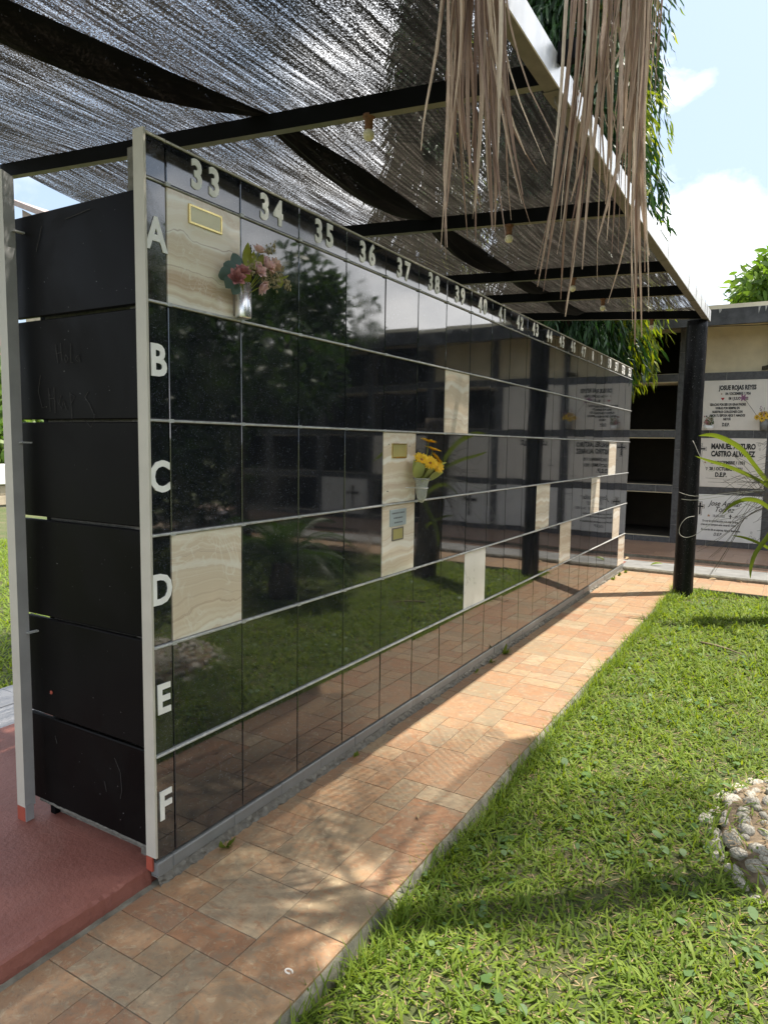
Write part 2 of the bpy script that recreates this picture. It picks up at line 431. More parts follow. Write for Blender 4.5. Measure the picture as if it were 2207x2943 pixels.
t = NT('clear_vase_plastic')
gl = t.n('BsdfGlass'); gl.inputs['Roughness'].default_value = 0.05; gl.inputs['IOR'].default_value = 1.25
gl.inputs['Color'].default_value = (0.93, 0.95, 0.93, 1)
df = t.n('BsdfDiffuse'); df.inputs['Color'].default_value = (0.75, 0.76, 0.70, 1)
ms = t.n('MixShader'); ms.inputs[0].default_value = 0.25
t.l(gl.outputs[0], ms.inputs[1]); t.l(df.outputs[0], ms.inputs[2])
M['clear'] = t.done(ms.outputs[0])

# ------------------------------------------------------------------ mesh helpers
WL = {}
class MB:
    def __init__(s):
        s.v = []; s.f = []; s.mi = []
    def add(s, vs, fs, mi=0):
        b = len(s.v)
        s.v += [tuple(map(float, p)) for p in vs]
        s.f += [tuple(b + i for i in f) for f in fs]
        s.mi += [mi] * len(fs)
        return s
    def box(s, lo, hi, mi=0):
        x0, y0, z0 = lo; x1, y1, z1 = hi
        vs = [(x0, y0, z0), (x1, y0, z0), (x1, y1, z0), (x0, y1, z0), (x0, y0, z1), (x1, y0, z1), (x1, y1, z1), (x0, y1, z1)]
        return s.add(vs, [(0, 3, 2, 1), (4, 5, 6, 7), (0, 1, 5, 4), (1, 2, 6, 5), (2, 3, 7, 6), (3, 0, 4, 7)], mi)
    def cham(s, lo, hi, ax, sg, c=0.003, mi=0):
        """box whose face towards sg*axis has bevelled borders"""
        lo = list(lo); hi = list(hi)
        o = [a for a in range(3) if a != ax]
        top = hi[ax] if sg > 0 else lo[ax]
        bot = lo[ax] if sg > 0 else hi[ax]
        mid = top - sg * c
        vs = []
        for lev, ins in ((bot, 0), (mid, 0), (top, c)):
            for (a, b) in ((0, 0), (1, 0), (1, 1), (0, 1)):
                p = [0, 0, 0]
                p[ax] = lev
                p[o[0]] = (hi[o[0]] - ins) if a else (lo[o[0]] + ins)
                p[o[1]] = (hi[o[1]] - ins) if b else (lo[o[1]] + ins)
                vs.append(p)
        fs = [(0, 1, 2, 3), (8, 9, 10, 11)]
        for k in (0, 4):
            for i in range(4):
                j = (i + 1) % 4
                fs.append((k + i, k + j, k + 4 + j, k + 4 + i))
        return s.add(vs, fs, mi)
    def tube(s, pts, rad, n=8, mi=0, cap=True):
        pts = [Vector(p) for p in pts]
        if not hasattr(rad, '__len__'):
            rad = [rad] * len(pts)
        vs = []; fs = []
        up = Vector((0.13, 0.31, 0.94))
        for i, p in enumerate(pts):
            d = (pts[min(i + 1, len(pts) - 1)] - pts[max(i - 1, 0)]).normalized()
            a = d.cross(up)
            if a.length < 1e-3:
                a = d.cross(Vector((1, 0, 0)))
            a.normalize(); b = d.cross(a)
            for k in range(n):
                an = 2 * math.pi * k / n
                vs.append(p + (a * math.cos(an) + b * math.sin(an)) * rad[i])
        for i in range(len(pts) - 1):
            for k in range(n):
                k2 = (k + 1) % n
                fs.append((i * n + k, i * n + k2, (i + 1) * n + k2, (i + 1) * n + k))
        if cap:
            fs.append(tuple(range(n - 1, -1, -1)))
            fs.append(tuple((len(pts) - 1) * n + k for k in range(n)))
        return s.add(vs, fs, mi)
    def lathe(s, prof, c, n=20, mi=0):
        vs = []; fs = []
        for r, z in prof:
            for k in range(n):
                a = 2 * math.pi * k / n
                vs.append((c[0] + r * math.cos(a), c[1] + r * math.sin(a), c[2] + z))
        for i in range(len(prof) - 1):
            for k in range(n):
                k2 = (k + 1) % n
                fs.append((i * n + k, i * n + k2, (i + 1) * n + k2, (i + 1) * n + k))
        return s.add(vs, fs, mi)
    def ribbon(s, pts, widths, side, mi=0, fold=0.0):
        """blade along pts; side = sideways vector; fold lifts the borders into a V"""
        side = Vector(side).normalized()
        vs = []; fs = []
        P = [Vector(p) for p in pts]
        for i, p in enumerate(P):
            d = (P[min(i + 1, len(P) - 1)] - P[max(i - 1, 0)]).normalized()
            sd_ = (side - d * side.dot(d)).normalized()
            nr = d.cross(sd_)
            w = widths[i] / 2
            vs += [p - sd_ * w + nr * fold * w, p, p + sd_ * w + nr * fold * w]
        for i in range(len(P) - 1):
            a = i * 3
            fs += [(a, a + 1, a + 4, a + 3), (a + 1, a + 2, a + 5, a + 4)]
        return s.add(vs, fs, mi)
    def build(s, name, mats, parent=None, org=None, smooth=False):
        me = bpy.data.meshes.new(name)
        if org is None:
            org = (0, 0, 0)
        ox, oy, oz = org
        me.from_pydata([(x - ox, y - oy, z - oz) for x, y, z in s.v], [], s.f)
        if not isinstance(mats, (list, tuple)):
            mats = [mats]
        for m in mats:
            me.materials.append(m)
        if len(mats) > 1:
            me.polygons.foreach_set('material_index', s.mi)
        if smooth:
            me.polygons.foreach_set('use_smooth', [True] * len(s.f))
        me.update()
        return link(name, me, parent, org)

def link(name, data, parent=None, org=(0, 0, 0)):
    o = bpy.data.objects.new(name, data)
    COL.objects.link(o)
    place(o, parent, org)
    return o

def place(o, parent, org):
    org = Vector(org)
    if parent is not None:
        o.parent = parent
        o.location = org - WL[parent.name]
    else:
        o.location = org
    WL[o.name] = org

def empty(name, org):
    o = bpy.data.objects.new(name, None)
    o.empty_display_size = 0.1
    COL.objects.link(o)
    place(o, None, org)
    return o

def tag(o, label=None, cat=None, group=None, kind=None):
    if label: o['label'] = label
    if cat: o['category'] = cat
    if group: o['group'] = group
    if kind: o['kind'] = kind
    return o

def npmesh(name, V, F, mat, parent=None, org=(0, 0, 0), smooth=True):
    """V (n,3) array, F list of (m,k) index arrays of equal k"""
    me = bpy.data.meshes.new(name)
    V = np.asarray(V, np.float32) - np.asarray(org, np.float32)
    me.vertices.add(len(V))
    me.vertices.foreach_set('co', V.ravel())
    tot = sum(f.size for f in F); npoly = sum(len(f) for f in F)
    me.loops.add(tot); me.polygons.add(npoly)
    me.loops.foreach_set('vertex_index', np.concatenate([f.ravel() for f in F]).astype(np.int32))
    lt = np.concatenate([np.full(len(f), f.shape[1]) for f in F]).astype(np.int32)
    ls = np.concatenate([[0], np.cumsum(lt)[:-1]]).astype(np.int32)
    me.polygons.foreach_set('loop_start', ls)
    me.polygons.foreach_set('loop_total', lt)
    if smooth:
        me.polygons.foreach_set('use_smooth', np.ones(npoly, bool))
    me.materials.append(mat)
    me.update(calc_edges=True)
    return link(name, me, parent, org)

def text(name, body, size, mat, parent, org, rot, depth=0.002, bold=0.0, sx=1.0, shear=0.0, align='CENTER', spacing=1.0):
    cu = bpy.data.curves.new(name, 'FONT')
    cu.body = body
    cu.size = size
    cu.extrude = depth / 2
    cu.offset = bold
    cu.shear = shear
    cu.space_character = spacing
    cu.align_x = align
    cu.align_y = 'CENTER'
    cu.resolution_u = 3
    tmp = bpy.data.objects.new('tmp_text', cu)
    COL.objects.link(tmp)
    dg = bpy.context.evaluated_depsgraph_get()
    me = bpy.data.meshes.new_from_object(tmp.evaluated_get(dg))
    bpy.data.objects.remove(tmp); bpy.data.curves.remove(cu)
    me.transform(Matrix.Diagonal((sx, 1, 1, 1)))
    me.transform(rot.to_4x4())
    me.materials.clear(); me.materials.append(mat)
    me.name = name
    return link(name, me, parent, org)
ROT_WALL = Matrix(((0, 0, 1), (1, 0, 0), (0, 1, 0)))      # reads along +y, faces +x
ROT_FAC = Matrix(((1, 0, 0), (0, 0, -1), (0, 1, 0)))      # reads along +x, faces -y

# ------------------------------------------------------------------ dimensions
W, RH, H0, W0, ZF, NC = 0.36875, 0.400, 0.1419, 0.0917, 0.085, 21
LEN = W0 + NC * W
ZT = ZF + 6 * RH + H0

def lz(x, y):
    """lawn height"""
    b = -0.075 + 0.045 * np.clip((y - 1.0) / 4.5, 0, 1)
    return b + 0.012 * np.sin(x * 2.3 + 1) * np.cos(y * 1.9) + 0.006 * np.sin(x * 6.1 + y * 4.7)

# ================================================================== SETTING
# lawn: one sheet to the horizon (fine near the camera)
def grid_axis(lo, hi, a, b, step):
    near = list(np.arange(a, b + 1e-6, step))
    left = [lo, lo / 4, lo / 16]
    right = [hi / 16, hi / 4, hi]
    return np.array([x for x in left if x < a - 1] + near + [x for x in right if x > b + 1])
gx = grid_axis(-600, 600, -16, 16, 0.2); gy = grid_axis(-600, 600, -8, 18, 0.2)
X, Y = np.meshgrid(gx, gy)
Z = np.where(X > 0.7, lz(X, Y), -0.03 + 0.01 * np.sin(X) * np.cos(Y * 1.3))
Z = np.where((X < 0.72) & (X > -2.35), -0.12, Z)
Z = np.where((Y > 7.0) & (X > -3), -0.12, Z)
V = np.stack([X, Y, Z], -1).reshape(-1, 3)
nx, ny = len(gx), len(gy)
ii = (np.arange(ny - 1)[:, None] * nx + np.arange(nx - 1)[None, :]).ravel()
lawn = npmesh('lawn', V, [np.stack([ii, ii + 1, ii + nx + 1, ii + nx], 1)], M['lawnsoil'])
tag(lawn, kind='structure')

# ---- path along the wall
PX0, PX1, PY0, PY1 = -0.03, 0.752, -2.6, 7.78
mb = MB()
mb.box((PX0 - 0.02, PY0, -0.20), (PX1 - 0.006, PY1, -0.0045))
path = mb.build('path', M['kerb'])
tag(path, kind='structure')

def ashlar(x0, x1, y0, y1, mod, seed, offx=0.0):
    rr = random.Random(seed)
    cxs = [x0]
    x = x0 + offx
    while x < x1 - mod * 0.3:
        if x > x0 + 1e-6: cxs.append(x)
        x += mod
    if x1 - cxs[-1] < mod * 0.35: cxs[-1] = x1
    else: cxs.append(x1)
    nxc = len(cxs) - 1
    nyc = int(math.ceil((y1 - y0) / mod))
    occ = np.zeros((nxc, nyc), bool)
    out = []
    sizes = [(2, 2)] * 4 + [(1, 1)] * 5 + [(2, 1)] * 4 + [(1, 2)] * 4 + [(3, 2)] * 1 + [(2, 3)] * 1
    for j in range(nyc):
        for i in range(nxc):
            if occ[i, j]: continue
            rr.shuffle(sizes)
            for (a, b) in sizes + [(1, 1)]:
                if i + a <= nxc and j + b <= nyc and not occ[i:i + a, j:j + b].any():
                    occ[i:i + a, j:j + b] = True
                    out.append((cxs[i], cxs[i + a], y0 + j * mod, min(y1, y0 + (j + b) * mod)))
                    break
    return out
tmesh = {}
def lay_tiles(cells, z, parent, mat, name='tile', gap=0.0030, th=0.02, ch=0.0012):
    for (a, b, c, d) in cells:
        w_, l_ = b - a - gap, d - c - gap
        if w_ < 0.01 or l_ < 0.01: continue
        key = (name, round(w_, 3), round(l_, 3))
        cx_, cy_ = (a + b) / 2, (c + d) / 2
        zz = z + random.uniform(-0.0009, 0.0009)
        if key not in tmesh:
            q = MB().cham((-w_ / 2, -l_ / 2, -th), (w_ / 2, l_ / 2, 0), 2, 1, ch)
            o = q.build(name, mat, parent, (0, 0, 0))
            tmesh[key] = o.data
            place(o, parent, (cx_, cy_, zz))
        else:
            o = link(name, tmesh[key], parent, (cx_, cy_, zz))
        o.rotation_euler = (random.gauss(0, 0.0012), random.gauss(0, 0.0012), random.gauss(0, 0.0012))
lay_tiles(ashlar(PX0 + 0.03, PX1, PY0, PY1 - 0.002, 0.1357, 5, 0.085), 0.0, path, M['tile'], 'path_tile')
# kerb side of the path, rough, facing the lawn
mb = MB()
n = 90
vs = []; fs = []
for i in range(n + 1):
    y = PY0 + (7.03 - PY0) * i / n
    for (dx, z) in ((0.0, -0.006), (0.006 + random.uniform(0, 0.008), -0.020), (0.010 + random.uniform(0, 0.014), -0.055), (0.012 + random.uniform(0, 0.02), -0.16)):
        vs.append((PX1 - 0.004 + dx, y, z + random.uniform(-0.002, 0.002)))
for i in range(n):
    for k in range(3):
        a = i * 4 + k
        fs.append((a, a + 4, a + 5, a + 1))
mb.add(vs, fs)
mb.build('kerb_face', M['kerb'], path, smooth=True)
# white paint ring on a tile
pts = [(0.669 + 0.013 * math.cos(a), -0.076 + 0.008 * math.sin(a), 0.0012) for a in np.linspace(0, 5.4, 14)]
MB().tube(pts, 0.0028, 5).build('paint_spot', M['stoneplaque'], path)

# ---- cross path in front of the gallery
CX0, CX1 = 0.756, 9.4
cpath = MB().box((CX0, 7.056, -0.2), (CX1, 7.78, -0.0045)).build('cross_path', M['kerb'])
tag(cpath, kind='structure')
lay_tiles(ashlar(CX0, CX1, 7.06, 7.778, 0.18, 11), 0.0, cpath, M['tile'], 'path_tile')

# ---- gallery apron: kerb, concrete strip, tile strip, raised walkway
GX0, GX1 = -3.0, 9.6
ap = MB()
ap.box((GX0, 7.79, -0.2), (GX1, 8.42, 0.048))
apron = ap.build('concrete_apron', M['concrete'])
tag(apron, kind='structure')
mb = MB(); n = 120; vs = []; fs = []
for i in range(n + 1):
    x = GX0 + (GX1 - GX0) * i / n
    for (dy, z) in ((0.012, 0.0505), (-0.004 - random.uniform(0, 0.008), 0.040), (-0.008 - random.uniform(0, 0.010), 0.012), (-0.006, -0.03)):
        vs.append((x, 7.788 + dy, z + random.uniform(-0.002, 0.002)))
for i in range(n):
    for k in range(3):
        a = i * 4 + k
        fs.append((a, a + 1, a + 5, a + 4))
mb.add(vs, fs)
mb.build('kerb_face', M['kerb'], apron, smooth=True)
walk = MB().box((GX0, 8.42, -0.2), (GX1, 8.69, 0.040)).box((GX0, 8.70, -0.2), (GX1, 10.20, 0.093)).build('walkway', M['kerb'])
tag(walk, kind='structure')
cells = []
x = GX0
while x < GX1 - 0.1:
    cells.append((x, min(GX1, x + 0.40), 8.425, 8.69)); x += 0.40
lay_tiles(cells, 0.055, walk, M['floortile'], 'floor_tile')
cells = []
for j in range(4):
    x = GX0 - 0.2 * (j % 2)
    while x < GX1 - 0.1:
        cells.append((max(GX0, x), min(GX1, x + 0.40), 8.70 + j * 0.375, 8.70 + (j + 1) * 0.375)); x += 0.40
lay_tiles(cells, 0.104, walk, M['floortile'], 'floor_tile')

# ---- red painted slab behind and beside the wall, grey pavers beyond it
mb = MB()
n = 150
ys = np.linspace(-3.2, 0.0, n + 1)
vs = []; fs = []
for i, y in enumerate(ys):
    e = random.uniform(-0.0025, 0.0025)
    ch_ = 0.003 + (0.006 if random.random() < 0.1 else 0) + random.uniform(0, 0.002)
    for (x, z) in ((-1.70, 0.055), (-0.9, 0.055), (-0.045 - ch_ + e, 0.055), (-0.036 + e, 0.055 - ch_ * 0.8), (-0.030 + e, 0.012), (-0.028, -0.05)):
        vs.append((x, y, z))
for i in range(n):
    for k in range(5):
        a = i * 6 + k
        fs.append((a, a + 1, a + 7, a + 6))
mb.add(vs, fs)
mb.box((-1.70, 0.0005, -0.1), (-0.036, 8.2, 0.055))
slab = mb.build('red_cement_floor', M['redslab'])
tag(slab, kind='structure')
pv = MB().box((-2.34, -3.2, -0.12), (-1.702, 8.2, 0.018)).build('paved_path', M['mortar'])
tag(pv, kind='structure')
cells = []
for j in range(28):
    for i in range(2):
        cells.append((-2.335 + i * 0.315, -2.335 + (i + 1) * 0.315, -3.2 + j * 0.4, -3.2 + (j + 1) * 0.4))
lay_tiles(cells, 0.040, pv, M['paver'], 'paving_slab', 0.006, 0.03, 0.003)

# ================================================================== COLUMBARIUM WALL
wall = empty('niche_wall', (-0.37, LEN / 2, 0))
tag(wall, 'long wall of polished black granite niches numbered along the top and lettered A to F', 'niche wall')
MB().box((-0.66, 0.07, 0.03), (-0.045, LEN - 0.01, ZT - 0.19)).box((-0.135, 0.045, 0.03), (-0.0455, LEN - 0.012, ZT - 0.012)).build('core', M['mortar'], wall, (-0.37, 4, 0))
MB().box((-0.690, 0.07, 0.06), (-0.661, LEN - 0.01, ZT - 0.19)).build('back_panel', M['panel'], wall, (-0.7, 4, 1))

ONYX = {('A', 33), ('D', 33), ('C', 37), ('D', 37), ('B', 39), ('D', 44), ('E', 46), ('D', 49), ('C', 51), ('E', 52), ('F', 53)}
PLAIN = {('E', 40)}
tw, thh = W - 0.005, RH - 0.0115
protos = {}
def tile_obj(name, w_, h_, mat, cy, cz, proud=0.0, smooth=False):
    key = (name, round(w_, 4), round(h_, 4), mat.name)
    if key not in protos:
        q = MB().cham((-0.020, -w_ / 2, -h_ / 2), (0.0, w_ / 2, h_ / 2), 0, 1, 0.0025)
        o = q.build(name, mat, wall, (0, 0, 0))
        protos[key] = o.data
        place(o, wall, (proud, cy, cz))
    else:
        o = link(name, protos[key], wall, (proud, cy, cz))
    o.rotation_euler = (0, random.gauss(0, 0.0022), random.gauss(0, 0.0020))
    return o
for r, L in enumerate('ABCDEF'):
    zc = ZF + (5 - r + 0.5) * RH
    o = tile_obj('letter_tile', W0 - 0.008, thh, M['granite_dull'] if L in 'AE' else M['granite'], W0 / 2 + 0.001, zc)
    text('row_letter', L, 0.150, M['letter'], o, (0.0022, W0 / 2 - 0.002, zc + (0.02 if L == 'A' else 0.0)), ROT_WALL, 0.003, 0.0042, 0.88)
    for c in range(NC):
        num = 33 + c
        cy = W0 + (c + 0.5) * W
        if (L, num) in ONYX:
            tile_obj('marble_tile', tw, thh, M['onyx'], cy, zc, 0.002)
        elif (L, num) in PLAIN:
            tile_obj('white_tile', tw, thh, M['whiteplaque'], cy, zc, 0.002)
        else:
            tile_obj('granite_tile', tw, thh, M['granite'], cy, zc)
zc = ZF + 6 * RH + H0 / 2
tile_obj('corner_tile', W0 - 0.008, H0 - 0.010, M['granite_dull'], W0 / 2 + 0.001, zc)
for c in range(NC):
    cy = W0 + (c + 0.5) * W
    o = tile_obj('number_tile', tw, H0 - 0.010, M['granite'], cy, zc)
    num = str(33 + c)
    if num in ('48', '49'): num = num[1]
    for k, ch in enumerate(num):
        off = 0.0 if len(num) == 1 else (k - 0.5) * 0.086
        text('digit', ch, 0.136, M['letter'], o, (0.0022, cy + off, zc - 0.001 + random.gauss(0, 0.0015)), ROT_WALL, 0.003, 0.0050, 0.86)
# rails between the rows
for r in range(1, 7):
    z = ZF + r * RH
    y = 0.003
    k = 0
    while y < LEN:
        y2 = min(LEN, W0 + k * W if k else W0)
        if y2 - y > 0.01:
            hr = 0.0040 if r < 6 else 0.0026
            q = MB().cham((-0.02, y + 0.001, z - hr), ((0.011 if r < 6 else 0.004) + random.uniform(-0.0012, 0.0012), y2 - 0.0012, z + hr), 0, 1, 0.0015)
            q.build('rail', M['rail'], wall, (0, (y + y2) / 2, z))
        y = y2; k += 1
q = MB()
for c in range(NC + 1):
    a = 0.004 if c == 0 else W0 + (c - 1) * W
    b = W0 + c * W
    q.box((-0.035, a + 0.002, ZT - 0.0035), (0.003, b - 0.002, ZT + 0.003 + random.uniform(0, 0.002)))
q.build('top_cap', M['alum'], wall, (0, 4, ZT))
# white fixing clips at the rail joints
q = MB()
for r in range(2, 7):
    z = ZF + r * RH
    for c in range(NC):
        y = W0 + c * W
        q.box((0.006, y - 0.010, z - 0.0062), (0.0125, y + 0.010, z + 0.0062))
o = q.build('rail_clips', M['rail'], wall, (0, 4, 1)); tag(o, kind='stuff')
# corner strip (angle) at the near end, with red painted foot
MB().box((-0.046, -0.006, 0.105), (-0.016, 0.0, ZT + 0.012)).box((-0.016, -0.006, 0.105), (0.0045, 0.0035, ZT + 0.012)).build('corner_strip', [M['alum']], wall, (-0.03, 0, 1.3))
MB().box((-0.046, -0.007, 0.05), (-0.014, 0.0, 0.1045)).build('strip_foot', M['redpaint'], wall, (-0.03, 0, 0.07))
# square post at the back corner
MB().add([(-.760,-.055,.115),(-.708,-.055,.115),(-.708,-.010,.115),(-.760,-.010,.115),(-.760,-.055,2.625),(-.708,-.055,2.615),(-.708,-.010,2.60),(-.760,-.010,2.61)], [(0,3,2,1),(4,5,6,7),(0,1,5,4),(2,3,7,6),(3,0,4,7)], 0).add([(-.7075,-.055,.115),(-.7075,-.010,.115),(-.7075,-.010,2.60),(-.708,-.055,2.615)], [(0,1,2,3)], 1).build('back_post', [M['alum'], M['alum_grey']], wall, (-0.74, 0, 1.3))
MB().box((-0.7605, -0.0555, 0.05), (-0.7085, -0.0205, 0.1145)).build('post_foot', M['redpaint'], wall, (-0.77, 0, 0.08))
MB().box((-0.7075, -0.0545, 0.05), (-0.7045, -0.0195, 0.1245)).build('post_bracket', M['alum_grey'], wall, (-0.73, 0, 0.08))
for z in (2.40, 1.60, 0.84):
    MB().box((-0.7065, -0.026, z - 0.003), (-0.690, 0.019, z + 0.003)).build('post_clip', M['rail'], wall, (-0.7, 0, z))
# black end panels
pz = [(0.115, 0.488), (0.496, 0.898), (0.909, 1.296), (1.309, 1.680), (1.690, 2.068), (2.082, 2.462)]
panels = []
for i, (a, b) in enumerate(pz):
    q = MB().cham((-0.768, 0.020, a), (-0.048, 0.036, b), 1, -1, 0.004)
    o = q.build('end_panel', M['panel'], wall, (-0.408, 0.028, (a + b) / 2))
    o.rotation_euler = (random.gauss(0, 0.008), 0, random.gauss(0, 0.006))
    panels.append(o)
def scratch(panel, strokes, r=0.0012):
    q = MB()
    for st in strokes:
        q.tube([(x, 0.0165, z) for x, z in st], r, 4)
    q.build('scratch_marks', M['scuff'], panel, (-0.4, 0.018, 1.9))
hz, hx = 1.90, -0.52
scratch(panels[4], [
    [(hx, hz + .07), (hx + .01, hz)], [(hx + .03, hz + .075), (hx + .035, hz + .01)], [(hx, hz + .035), (hx + .035, hz + .04)],
    [(hx + .06, hz + .03), (hx + .05, hz + .015), (hx + .06, hz), (hx + .072, hz + .015), (hx + .06, hz + .03)],
    [(hx + .09, hz + .07), (hx + .088, hz), (hx + .10, hz)], [(hx + .13, hz + .025), (hx + .115, hz + .012), (hx + .13, hz), (hx + .134, hz + .026), (hx + .14, hz - .002)],
    [(-.62, 1.86), (-.64, 1.80), (-.62, 1.735), (-.59, 1.74)], [(-.575, 1.81), (-.57, 1.72)], [(-.54, 1.81), (-.54, 1.715)], [(-.575, 1.77), (-.54, 1.77)],
    [(-.50, 1.78), (-.515, 1.75), (-.50, 1.73), (-.485, 1.76), (-.47, 1.725)], [(-.445, 1.79), (-.44, 1.68)], [(-.445, 1.785), (-.42, 1.775), (-.44, 1.75)],
    [(-.34, 1.79), (-.36, 1.77), (-.335, 1.745), (-.31, 1.70), (-.33, 1.66), (-.37, 1.69)]], 0.0009)
scratch(panels[0], [[(-.235, .42), (-.205, .37), (-.20, .30), (-.21, .265)], [(-.30, .31), (-.29, .27)], [(-.60, .42), (-.59, .39)]], 0.001)
scratch(panels[5], [[(-.62, 2.32), (-.58, 2.41)], [(-.44, 2.415), (-.30, 2.43)]], 0.0011)
MB().lathe([(0.0, 0), (0.007, 0), (0.008, 0.003), (0, 0.004)], (0, 0, 0), 9).build('paint_spot', M['redpaint'], panels[1], (0, 0, 0)).matrix_local = Matrix.Translation((-0.21, -0.009, -0.10)) @ Euler((R(90), 0, 0)).to_matrix().to_4x4()
# chipped lower border of the bottom panel
MB().tube([(x, 0.021 + random.uniform(-.002, .002), 0.113 + random.uniform(-.003, .003)) for x in np.linspace(-0.73, -0.05, 30)], 0.005, 5).build('chipped_border', M['mortar'], panels[0])
MB().box((-0.69, 0.045, 0.0), (-0.66, 0.07, 0.12)).build('foot_block', M['black'], wall, (-0.68, 0.05, 0.05))
# plinth tiles and crumbling mortar foot
y = 0.002
while y < LEN:
    l_ = 0.075 if y < 0.01 else random.uniform(0.28, 0.36)
    y2 = min(LEN, y + l_)
    q = MB().cham((-0.03, y, 0.030 + random.uniform(-0.003, 0.004)), (0.004 + random.uniform(-.002, .002), y2 - 0.002, ZF - 0.004), 0, 1, 0.003)
    q.build('plinth_tile', M['plinth'], wall, (0, (y + y2) / 2, 0.06))
    y = y2
nn = 420
V = []; F = []
for i in range(nn + 1):
    yy = LEN * i / nn
    j = lambda s: random.uniform(-s, s)
    V += [(-0.03, yy, 0.034 + j(.002)), (0.002 + j(.004), yy, 0.033 + j(.004)), (0.010 + j(.007), yy, 0.018 + j(.006)), (0.016 + j(.009), yy, 0.004 + j(.003)), (0.020 + j(.007), yy, -0.003)]
for i in range(nn):
    for k in range(4):
        a = i * 5 + k
        F.append((a, a + 5, a + 6, a + 1))
MB().add(V, F).build('mortar_foot', M['mortar'], wall, (0, 4, 0.02))
# --- plaques fixed on the marble tiles
def plaque(cy, cz, w_, h_, rim, face, x=0.002):
    q = MB()
    r_ = 0.007
    q.box((x, cy - w_ / 2, cz - h_ / 2), (x + 0.006, cy + w_ / 2, cz - h_ / 2 + r_)).box((x, cy - w_ / 2, cz + h_ / 2 - r_), (x + 0.006, cy + w_ / 2, cz + h_ / 2))
    q.box((x, cy - w_ / 2, cz - h_ / 2 + r_), (x + 0.006, cy - w_ / 2 + r_, cz + h_ / 2 - r_)).box((x, cy + w_ / 2 - r_, cz - h_ / 2 + r_), (x + 0.006, cy + w_ / 2, cz + h_ / 2 - r_))
    p = MB().box((x, cy - w_ / 2 + r_, cz - h_ / 2 + r_), (x + 0.004, cy + w_ / 2 - r_, cz + h_ / 2 - r_)).build('plaque', face, wall, (x, cy, cz))
    q.build('plaque_frame', rim, p, (x, cy, cz))
    return p
p = plaque(0.272, 2.419, 0.165, 0.066, M['gold'], M['goldpale'])
p['label'] = 'gold framed blank name plate on the first marble tile'
p = plaque(1.735, 1.579, 0.163, 0.080, M['gold'], M['goldface'])
p['label'] = 'square brass plate above the yellow flowers'
p = plaque(1.731, 1.114, 0.124, 0.072, M['galv_dull'], M['goldface'])
p['label'] = 'olive brass plate below the pale blue plate'
p = MB().cham((0.002, 1.642, 1.160), (0.007, 1.824, 1.253), 0, 1, 0.001).build('plaque', M['blueplate'], wall, (0.002, 1.733, 1.206))
p['label'] = 'pale blue metal plate with three lines of small print'
# three lines of small illegible print: short bars
q = MB()
for z, segs in ((1.233, 11), (1.206, 8), (1.180, 7)):
    for i in range(segs):
        y0 = 1.733 - segs * 0.0066 + i * 0.0132
        q.box((0.0072, y0 + 0.001, z - 0.0045), (0.0078, y0 + random.uniform(0.007, 0.011), z + 0.0035))
o = q.build('print_lines', M['inkfaint'], p, (0.007, 1.733, 1.206)); tag(o, kind='stuff')
q = MB()
for (yy, zz) in ((1.617, 1.612), (1.852, 1.603), (1.61, 1.357)):
    q.lathe([(0, 0.0), (0.004, 0.0), (0.004, 0.004), (0, 0.004)], (0.006, yy, zz), 6)
q.build('tile_screws', M['galv_dull'], wall, (0, 1.7, 1.5))

# ================================================================== CANOPY
can = empty('shade_canopy', (0.885, 6.68, -0.03))
tag(can, 'black shade net roof on dark cross beams with a pale steel edge beam', 'canopy')
# round black post
prof = []
V = []; F = []; n = 22; lev = 40
for i in range(lev + 1):
    z = -0.12 + (2.985 + 0.12) * i / lev
    for k in range(n):
        a = 2 * math.pi * k / n
        r_ = 0.104 + 0.003 * math.sin(3 * a + z * 2.2) + 0.0022 * math.sin(7 * a - z * 5) + 0.0015 * math.sin(z * 17 + k)
        V.append((0.885 + r_ * math.cos(a) + 0.004 * math.sin(z * 1.7), 6.68 + r_ * math.sin(a), z))
for i in range(lev):
    for k in range(n):
        F.append((i * n + k, i * n + (k + 1) % n, (i + 1) * n + (k + 1) % n, (i + 1) * n + k))
F.append(tuple(lev * n + k for k in range(n)))
t = NT('tarred_post')
v = t.co(scale=(1, 1, 0.35))
s1 = t.ramp(t.noise(v, 22, 6, 0.7), [(0.55, (0, 0, 0)), (0.8, (1, 1, 1))])
sp = t.ramp(t.noise(t.co(), 120, 2, 0.5), [(0.70, (0, 0, 0)), (0.74, (1, 1, 1))])
c = t.mix(t.math('MULTIPLY', s1, 0.6), (0.004, 0.004, 0.005), (0.02, 0.02, 0.023))
c = t.mix(sp, c, (0.35, 0.35, 0.35))
M['post'] = t.done(t.pr(c, 0.5, 0, t.bump(t.noise(v, 30, 5), 0.7, 0.012), Specular_IOR_Level=0.25))
MB().add(V, F).build('post', M['post'], can, (0.885, 6.68, 0), True)
